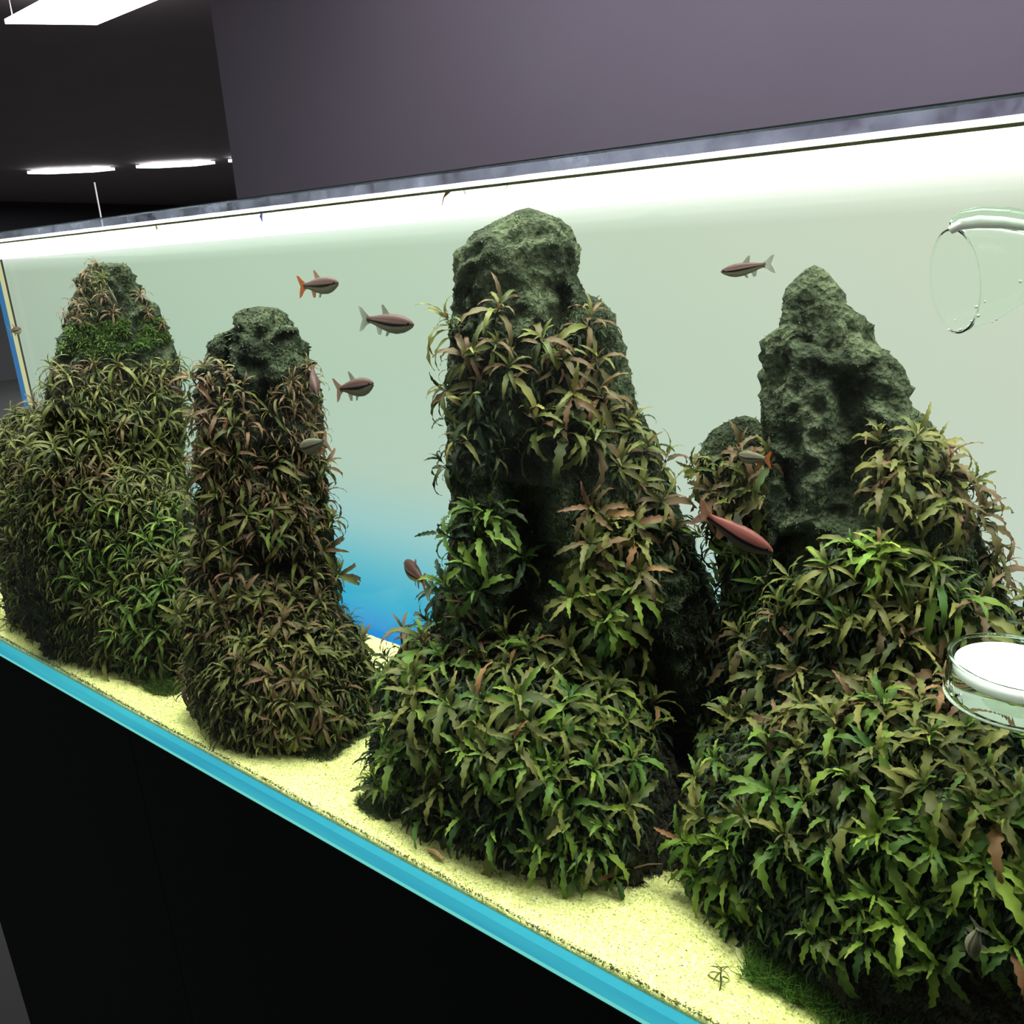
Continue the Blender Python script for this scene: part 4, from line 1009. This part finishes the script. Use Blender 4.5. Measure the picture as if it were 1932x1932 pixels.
def fish(head, tail, label, body=FB, caudal=FClear, anal=None, deep=0.115, rollz=Vector((0, 0, 1)), name='fish', bend=0.0, wfac=0.62, cat='fish'):
    H = Vector(head); T = Vector(tail); L = (H - T).length
    x = (H - T).normalized(); y = rollz.cross(x).normalized(); z = x.cross(y)
    root = empty(name, (H + T) / 2, label, cat, )
    root.rotation_euler = Matrix((x, y, z)).transposed().to_euler()
    anal = anal or caudal
    # local: head at +L/2, body ends at -0.30 L, caudal to -L/2
    st_ = [(-0.33, 0.034, 0.004), (-0.24, 0.044, 0.002), (-0.14, 0.064, -0.002), (-0.02, 0.088, -0.007), (0.10, 0.103, -0.012), (0.21, 0.104, -0.014), (0.32, 0.088, -0.010), (0.41, 0.060, -0.004), (0.47, 0.034, 0.0), (0.498, 0.010, 0.0)]
    deep *= 1.1; k = deep / 0.105; V = []; U = []; S = 14
    def yb(u): return bend * L * (max(0, 0.2 - u) ** 2)
    for u, r, zo in st_:
        for a in range(S + 1):
            th = 2 * math.pi * a / S
            zz = math.sin(th)
            V.append((u * L, yb(u) + math.cos(th) * r * k * wfac * L, (zo * k + zz * r * k) * L)); U.append((u + 0.5, 0.5 + 0.5 * zz))
    F = []
    for i in range(len(st_) - 1):
        for a in range(S): q = i * (S + 1) + a; F.append((q, q + 1, q + S + 2, q + S + 1))
    F.append(tuple(range(S))); F.append(tuple(reversed([(len(st_) - 1) * (S + 1) + a for a in range(S)])))
    bod = mesh_obj('body', V, F, body, root, uvs=U)
    def fin(nm, pts, mat):
        n_ = len(pts); t_ = 0.002 * L
        V = [(p[0] * L, yb(p[0]) + t_, p[1] * L * k) for p in pts] + [(p[0] * L, yb(p[0]) - t_, p[1] * L * k) for p in pts]
        F = [tuple(range(n_)), tuple(reversed(range(n_, 2 * n_)))] + [(i, i + n_, (i + 1) % n_ + n_, (i + 1) % n_) for i in range(n_)]
        return mesh_obj(nm, V, F, mat, root, smooth=False)
    fin('tail_fin', [(-0.28, 0.032), (-0.36, 0.07), (-0.44, 0.125), (-0.50, 0.135), (-0.47, 0.07), (-0.43, 0.0), (-0.47, -0.07), (-0.50, -0.145), (-0.43, -0.12), (-0.36, -0.065), (-0.28, -0.032)], caudal)
    fin('dorsal_fin', [(0.08, 0.085), (0.03, 0.13), (-0.03, 0.178), (-0.065, 0.172), (-0.055, 0.12), (-0.045, 0.068)], FClear if caudal is not FOr else FPeach)
    fin('anal_fin', [(-0.06, -0.07), (-0.10, -0.15), (-0.15, -0.145), (-0.18, -0.05)], anal)
    fin('pelvic_fin', [(0.08, -0.10), (0.02, -0.155), (-0.01, -0.15), (0.02, -0.09)], FClear)
    for sgn in (1, -1):
        bm = bmesh.new(); bmesh.ops.create_uvsphere(bm, u_segments=8, v_segments=6, radius=0.020 * L)
        for v in bm.verts: v.co.y *= 0.4
        bmesh.ops.translate(bm, vec=(0.43 * L, sgn * 0.056 * k * wfac * L * 0.86, 0.012 * L), verts=bm.verts)
        me = bpy.data.meshes.new('eye'); bm.to_mesh(me); bm.free(); me.materials.append(MAT['eye']); link_mesh('eye', me, bod)
    return root
fish(atY(639, 534, .50), atY(562, 541, .50), 'striped fish with orange tail and anal fin, upper left of the open water', FB, FOr, FOr, 0.125)
fish(atY(781, 613, .50), atY(677, 601, .50), 'largest of the right-facing striped fish between the slim and tallest pillars', FB, FClear, FClear, 0.115)
fish(atY(705, 724, .51), atY(631, 736, .51), 'stout brownish striped fish swimming lowest beside the slim pillar', FB, FPeach, FPeach, 0.145)
fish(atY(1360, 513, .52), atY(1462, 497, .52), 'left-facing pinkish striped fish beside the pointed rock tip', FB, FClear, FClear, 0.11)
fish(atY(1458, 1042, .46), atY(1312, 962, .46), 'large reddish-brown fish gliding down past the gap left of the pointed rock', FBr, FPeach, FPeach, 0.12)
fish(atY(765, 1060, .60), atY(804, 1104, .575), 'dark fish turned away over the blue glow, orange tail down', FB, FOr, FOr, 0.17)
fish(atY(40, 621, .66), atY(17, 626, .645), 'small stubby fish by the far left corner of the tank', FB, FClear, FClear, 0.30)
fish(atY(597, 742, .47), atY(588, 690, .50), 'pale fish nosing downward behind the right edge of the slim pillar', FB, FClear, FClear, 0.13)
fish(atY(566, 845, .455), atY(621, 832, .455), 'olive fish with peach tail hiding before the slim pillar', FPale, FPeach, FOr, 0.16)
fish(atY(1392, 858, .50), atY(1456, 868, .49), 'small fish with orange fins among the plants left of the pointed rock', FPale, FOr, FOr, 0.14)
fish(atY(322, 730, .47), atY(350, 742, .475), 'brownish fish resting among leaves at the right edge of the far left mound', FB, FPeach, FPeach, 0.13)
fish(atY(1832, 905, .60), atY(1780, 880, .62), 'pinkish fish half hidden by the right shoulder of the pointed rock', FB, FPeach, FPeach, 0.12)
fish(atY(1832, 1806, .425), atY(1848, 1742, .425), 'grey slim-tailed fish clinging head down among plants at bottom right', FPale, FClear, FClear, 0.17, rollz=Vector((1, -0.6, 0.2)))
fish(atY(221, 574, .47), atY(200, 532, .47), 'slender pale fish clinging to the far left rock top', FPale, FClear, FClear, 0.075)

# shrimps
MAT['shrimp'] = simple_mat('shrimp_shell', lin(170, 140, 96), 0.4, noise_scale=200, var=0.4)
MAT['shrimp_pale'] = simple_mat('pale_shrimp_shell', lin(190, 186, 160), 0.4, noise_scale=200, var=0.3)
def shrimp(a, b, label, mat):
    a = Vector(a); b = Vector(b); L = (b - a).length; x = (b - a).normalized(); z = Vector((0, 0, 1)); y = z.cross(x).normalized(); z = x.cross(y)
    root = empty('shrimp', (a + b) / 2, label, 'shrimp'); root.rotation_euler = Matrix((x, y, z)).transposed().to_euler()
    pts = []; rad = []
    for i in range(13):
        t_ = i / 12; pts.append(((t_ - 0.5) * L, 0, L * 0.12 * math.sin(math.pi * t_))); rad.append(L * (0.03 + 0.07 * math.sin(math.pi * min(1, t_ * 0.9 + 0.05)) * (1 + 0.12 * (i % 2))) * (0.4 if i in (0, 12) else 1))
    tube('body', pts, rad, mat, root, 10)
    for k in range(4):
        px_ = (0.0 + 0.08 * k) * L
        for s_ in (-1, 1): tube('leg', [(px_, s_ * L * 0.05, L * 0.05), (px_ + 0.03 * L, s_ * L * 0.12, L * 0.02), (px_, s_ * L * 0.16, -L * 0.08)], L * 0.008, mat, root, 5)
    for s_ in (-1, 1): tube('antenna', [(0.48 * L, s_ * L * 0.02, L * 0.05), (0.65 * L, s_ * L * 0.1, L * 0.12), (0.85 * L, s_ * L * 0.22, L * 0.08)], [L * 0.008, L * 0.006, L * 0.003], mat, root, 5)
    F_ = [(0, 1, 2, 3)]; mesh_obj('tail_fan', [(-0.48 * L, 0.02 * L, 0.01 * L), (-0.62 * L, 0.09 * L, 0), (-0.62 * L, -0.09 * L, 0), (-0.48 * L, -0.02 * L, 0.01 * L)], F_, mat, root)
a = atZ(808, 1602, 0.7285); b = atZ(838, 1623, 0.7285)
shrimp(a, b, 'tiny brown shrimp crawling on the open sand', MAT['shrimp'])
a = atZ(1173, 1567, 0.752); b = atZ(1188, 1586, 0.750)
shrimp(a, b, 'tiny pale shrimp on the dark moss mat', MAT['shrimp_pale'])

# ------------------------------------------------------------------ floating scraps at the waterline
def scrap(px, py, path, widths, mat, label):
    """a curled leaf scrap; path in mm in the plane of the glass (x right, z up)"""
    c = atY(px, py, 0.425); V = []; F = []
    for (dx, dz), w in zip(path, widths):
        dx *= 0.001; dz *= 0.001; w *= 0.001
        V += [(dx, -w, dz + w * 0.3), (dx, 0, dz + w * 0.6), (dx, w, dz - w * 0.2), (dx, 0, dz - w * 0.5)]
    for i in range(len(path) - 1):
        for k in range(4): F.append((i * 4 + k, i * 4 + (k + 1) % 4, i * 4 + 4 + (k + 1) % 4, i * 4 + 4 + k))
    o = mesh_obj('leaf_scrap', V, F, mat); o.location = c
    return props(o, label, 'leaf scrap')
MAT['brown_scrap'] = simple_mat('brown_scrap', lin(120, 84, 44), 0.7); MAT['yellow_scrap'] = simple_mat('yellow_scrap', lin(170, 165, 60), 0.7); MAT['blue_scrap'] = simple_mat('blue_scrap', lin(40, 50, 130), 0.6)
scrap(856, 358, [(-11, -9), (-9, -4), (-5, -1), (-1, 1.5), (4, 2), (7, 1), (9, -2), (9.3, -4)], [0.3, 0.6, 2.0, 1.6, 1.2, 0.9, 0.8, 0.2], MAT['brown_scrap'], 'curled brown leaf scrap floating at the waterline above the tallest pillar')
scrap(972, 342, [(-10, -6), (-6, -2), (-3, 0.5), (1, 1.6), (5, 2), (7.5, 0.5), (8.4, -3.4)], [0.2, 0.4, 1.4, 1.6, 0.9, 0.8, 0.3], MAT['yellow_scrap'], 'yellow leaf scrap with a dark curled end at the waterline, right of the brown one')
scrap(1714, 261, [(-2, 0), (0, 0.8), (1.4, 0), (1.7, -1.5)], [0.3, 0.8, 0.8, 0.3], MAT['yellow_scrap'], 'tiny yellow-green leaf scrap at the waterline far to the right')
scrap(493, 408, [(0, 4), (0.5, 1.5), (-0.5, -1), (0.3, -4)], [0.8, 1.2, 1.2, 0.6], MAT['blue_scrap'], 'tiny dark blue speck hanging at the waterline between the left rocks')
scrap(295, 429, [(0, 2), (0.5, 0), (0, -2)], [0.6, 1.1, 0.5], MAT['brown_scrap'], 'tiny dark speck at the waterline above the far left rock')

# ------------------------------------------------------------------ glass outflow pipe (lily shape)
GL = glass_mat('clear_glassware', 1.05, (0.98, 1, 0.985)); GLt = glass_mat('thick_glassware', 1.2, (0.9, 0.98, 0.92))
cR = atY(1803, 531, 0.49); neck = cR + right * 0.062 + up * 0.012 + back * 0.006
axv = (cR - neck).normalized(); Lb = (cR - neck).length
zax = axv; xax = Vector((0, 0, 1)).cross(zax).normalized(); yax = zax.cross(xax)
root = empty('lily_pipe', neck, 'clear glass trumpet-mouthed outflow pipe at the upper right edge', 'glass pipe')
root.rotation_euler = Matrix((xax, yax, zax)).transposed().to_euler()
Rr = 0.0265
outer = []; inner = []
for i in range(19):
    t_ = i / 18; r_ = 0.0075 + (Rr - 0.0075) * (math.sin(t_ * math.pi / 2) ** 1.5) ; z_ = t_ * Lb
    outer.append((r_, z_)); inner.append((max(r_ - 0.0011, 0.003), z_))
outer.append((Rr + 0.0006, Lb + 0.0012))
V, F = lathe_geo(outer + inner[::-1], 56, close=True); mesh_obj('bell', V, F, GL, root)
V, F = tube_geo([(Rr * math.cos(a * math.pi / 20), Rr * math.sin(a * math.pi / 20), Lb + 0.0008) for a in range(41)], 0.0005, 8, False); mesh_obj('rim', V, F, glass_mat('rim_glass', 1.08), root)
# the tube: comes down over the rim at the right, runs along the back and joins the bell
inv = Matrix.LocRotScale(neck, Matrix((xax, yax, zax)).transposed().to_quaternion(), None).inverted()
wp = [neck, neck - axv * 0.02, neck - axv * 0.05 + Vector((0, 0.004, 0.004)), neck - axv * 0.07 + Vector((0, 0.008, 0.02)), neck - axv * 0.075 + Vector((0, 0.01, 0.06)), neck - axv * 0.075 + Vector((0, 0.01, 0.12))]
V, F = tube_geo([inv @ p for p in wp], 0.0075, 16, False); mesh_obj('tube', V, F, GL, root)
# bright upper pipe arcing across the top of the bell
wp = [atY(1793, 435, .475), atY(1812, 424, .475), atY(1845, 419, .478), atY(1890, 420, .483), atY(1940, 426, .49), atY(2010, 444, .51), atY(2060, 452, .53)]
MAT['frost'] = simple_mat('frosted_white_glass', lin(250, 255, 246), 0.25)  # white colour stands in for glare on the pipe and glints on bubbles
V, F = tube_geo(wp, [0.0020, 0.0026, 0.0030, 0.0027, 0.0023, 0.0022, 0.0022], 12); o = mesh_obj('intake_pipe', V, F, MAT['frost'])
V, F = tube_geo([p + Vector((0, 0.002, 0.0022)) for p in wp], [0.0026, 0.0046, 0.0052, 0.0052, 0.0052, 0.0052, 0.0052], 16); mesh_obj('outer_wall', V, F, GLt, o)
props(o, 'glossy white-lit glass tube arching over the trumpet mouth at upper right', 'glass pipe')
# small bubbles clinging to the lower lip
bp = [(1800, 628), (1790, 622), (1812, 622), (1826, 616), (1833, 606), (1846, 596), (1872, 608), (1880, 603), (1925, 531), (1802, 604), (1858, 569), (1842, 579)]
for i, (x, y) in enumerate(bp):
    bm = bmesh.new(); bmesh.ops.create_icosphere(bm, subdivisions=1, radius=0.0005 + 0.0002 * (i % 3))
    me = bpy.data.meshes.new('bubble'); bm.to_mesh(me); bm.free(); me.materials.append(MAT['frost'])
    o = link_mesh('bubble', me, root); o.location = inv @ atY(x, y, 0.488)

# ------------------------------------------------------------------ glass diffuser with white ceramic disc
cD = atY(1922, 1249, 0.468)
root = empty('diffuser', cD, 'round glass diffuser with a white ceramic disc at the right edge', 'diffuser')
R_ = 0.0338
prof = [(R_, 0.0), (R_, -0.022), (R_ - 0.003, -0.0245), (0.002, -0.0245), (0.002, -0.0225), (R_ - 0.0035, -0.0225), (R_ - 0.0018, -0.0205), (R_ - 0.0018, 0.0)]
V, F = lathe_geo(prof, 72, close=True); cup = mesh_obj('cup', V, F, glass_mat('cup_glass', 1.07, (0.97, 1, 0.97)), root)
V, F = tube_geo([(R_ * math.cos(a * math.pi / 36) * 0.975, R_ * math.sin(a * math.pi / 36) * 0.975, 0.0) for a in range(73)], 0.0012, 8, False); mesh_obj('upper_rim', V, F, GLt, cup)
MAT['ceramic'] = simple_mat('white_ceramic', (0.95, 0.97, 0.95), 0.5, noise_scale=500, var=0.02)
MAT['frost_ring'] = simple_mat('frosted_ring', lin(190, 205, 188), 0.3)
V, F = tube_geo([(R_ * math.cos(a * math.pi / 36) * 0.985, R_ * math.sin(a * math.pi / 36) * 0.985, -0.0225) for a in range(73)], 0.0008, 8, False); mesh_obj('lower_rim', V, F, MAT['frost_ring'], cup)
rc = R_ - 0.0036
V, F = lathe_geo([(0.0002, -0.0030), (rc - 0.0006, -0.0030), (rc, -0.0036), (rc, -0.0085), (rc - 0.0006, -0.0092), (0.0002, -0.0092)], 72, close=True); mesh_obj('ceramic_disc', V, F, MAT['ceramic'], root)
V, F = tube_geo([(0, 0, -0.0245), (0, 0, -0.035), (0.004, 0.004, -0.045), (0.02, 0.02, -0.05), (0.05, 0.05, -0.05)], 0.003, 12); mesh_obj('gas_tube', V, F, GLt, root)
# engraved maker's letters round the side
MAT['engraved'] = simple_mat('engraved_letters', lin(214, 220, 210), 0.6)
def letter(strokes, a0, w, h, zc, nm):
    Vs = []; Fs = []
    for st__ in strokes:
        pts = []
        for u, v in st__:
            a = a0 + u * w / R_; pts.append(((R_ + 0.0002) * math.cos(a), (R_ + 0.0002) * math.sin(a), zc + (v - 0.5) * h))
        V, F = tube_geo(pts, 0.00022, 6); b = len(Vs); Vs += V; Fs += [tuple(i + b for i in f) for f in F]
    mesh_obj(nm, Vs, Fs, MAT['engraved'], cup)
A_ = [[(0, 0), (0.5, 1), (1, 0)], [(0.22, 0.32), (0.78, 0.32)]]
D_ = [[(0, 0), (0, 1), (0.55, 1), (0.85, 0.85), (1, 0.5), (0.85, 0.15), (0.55, 0), (0, 0)]]
ab = math.atan2(atY(1816, 1300, 0.44).y - cD.y, atY(1816, 1300, 0.44).x - cD.x)
ab = math.radians(218)
for i, s_ in enumerate((A_, D_, A_)):
    letter(s_, ab + (i - 1.5) * 0.0062 / R_ + 0.0005 / R_, 0.0050, 0.0056, -0.0155, 'letter')
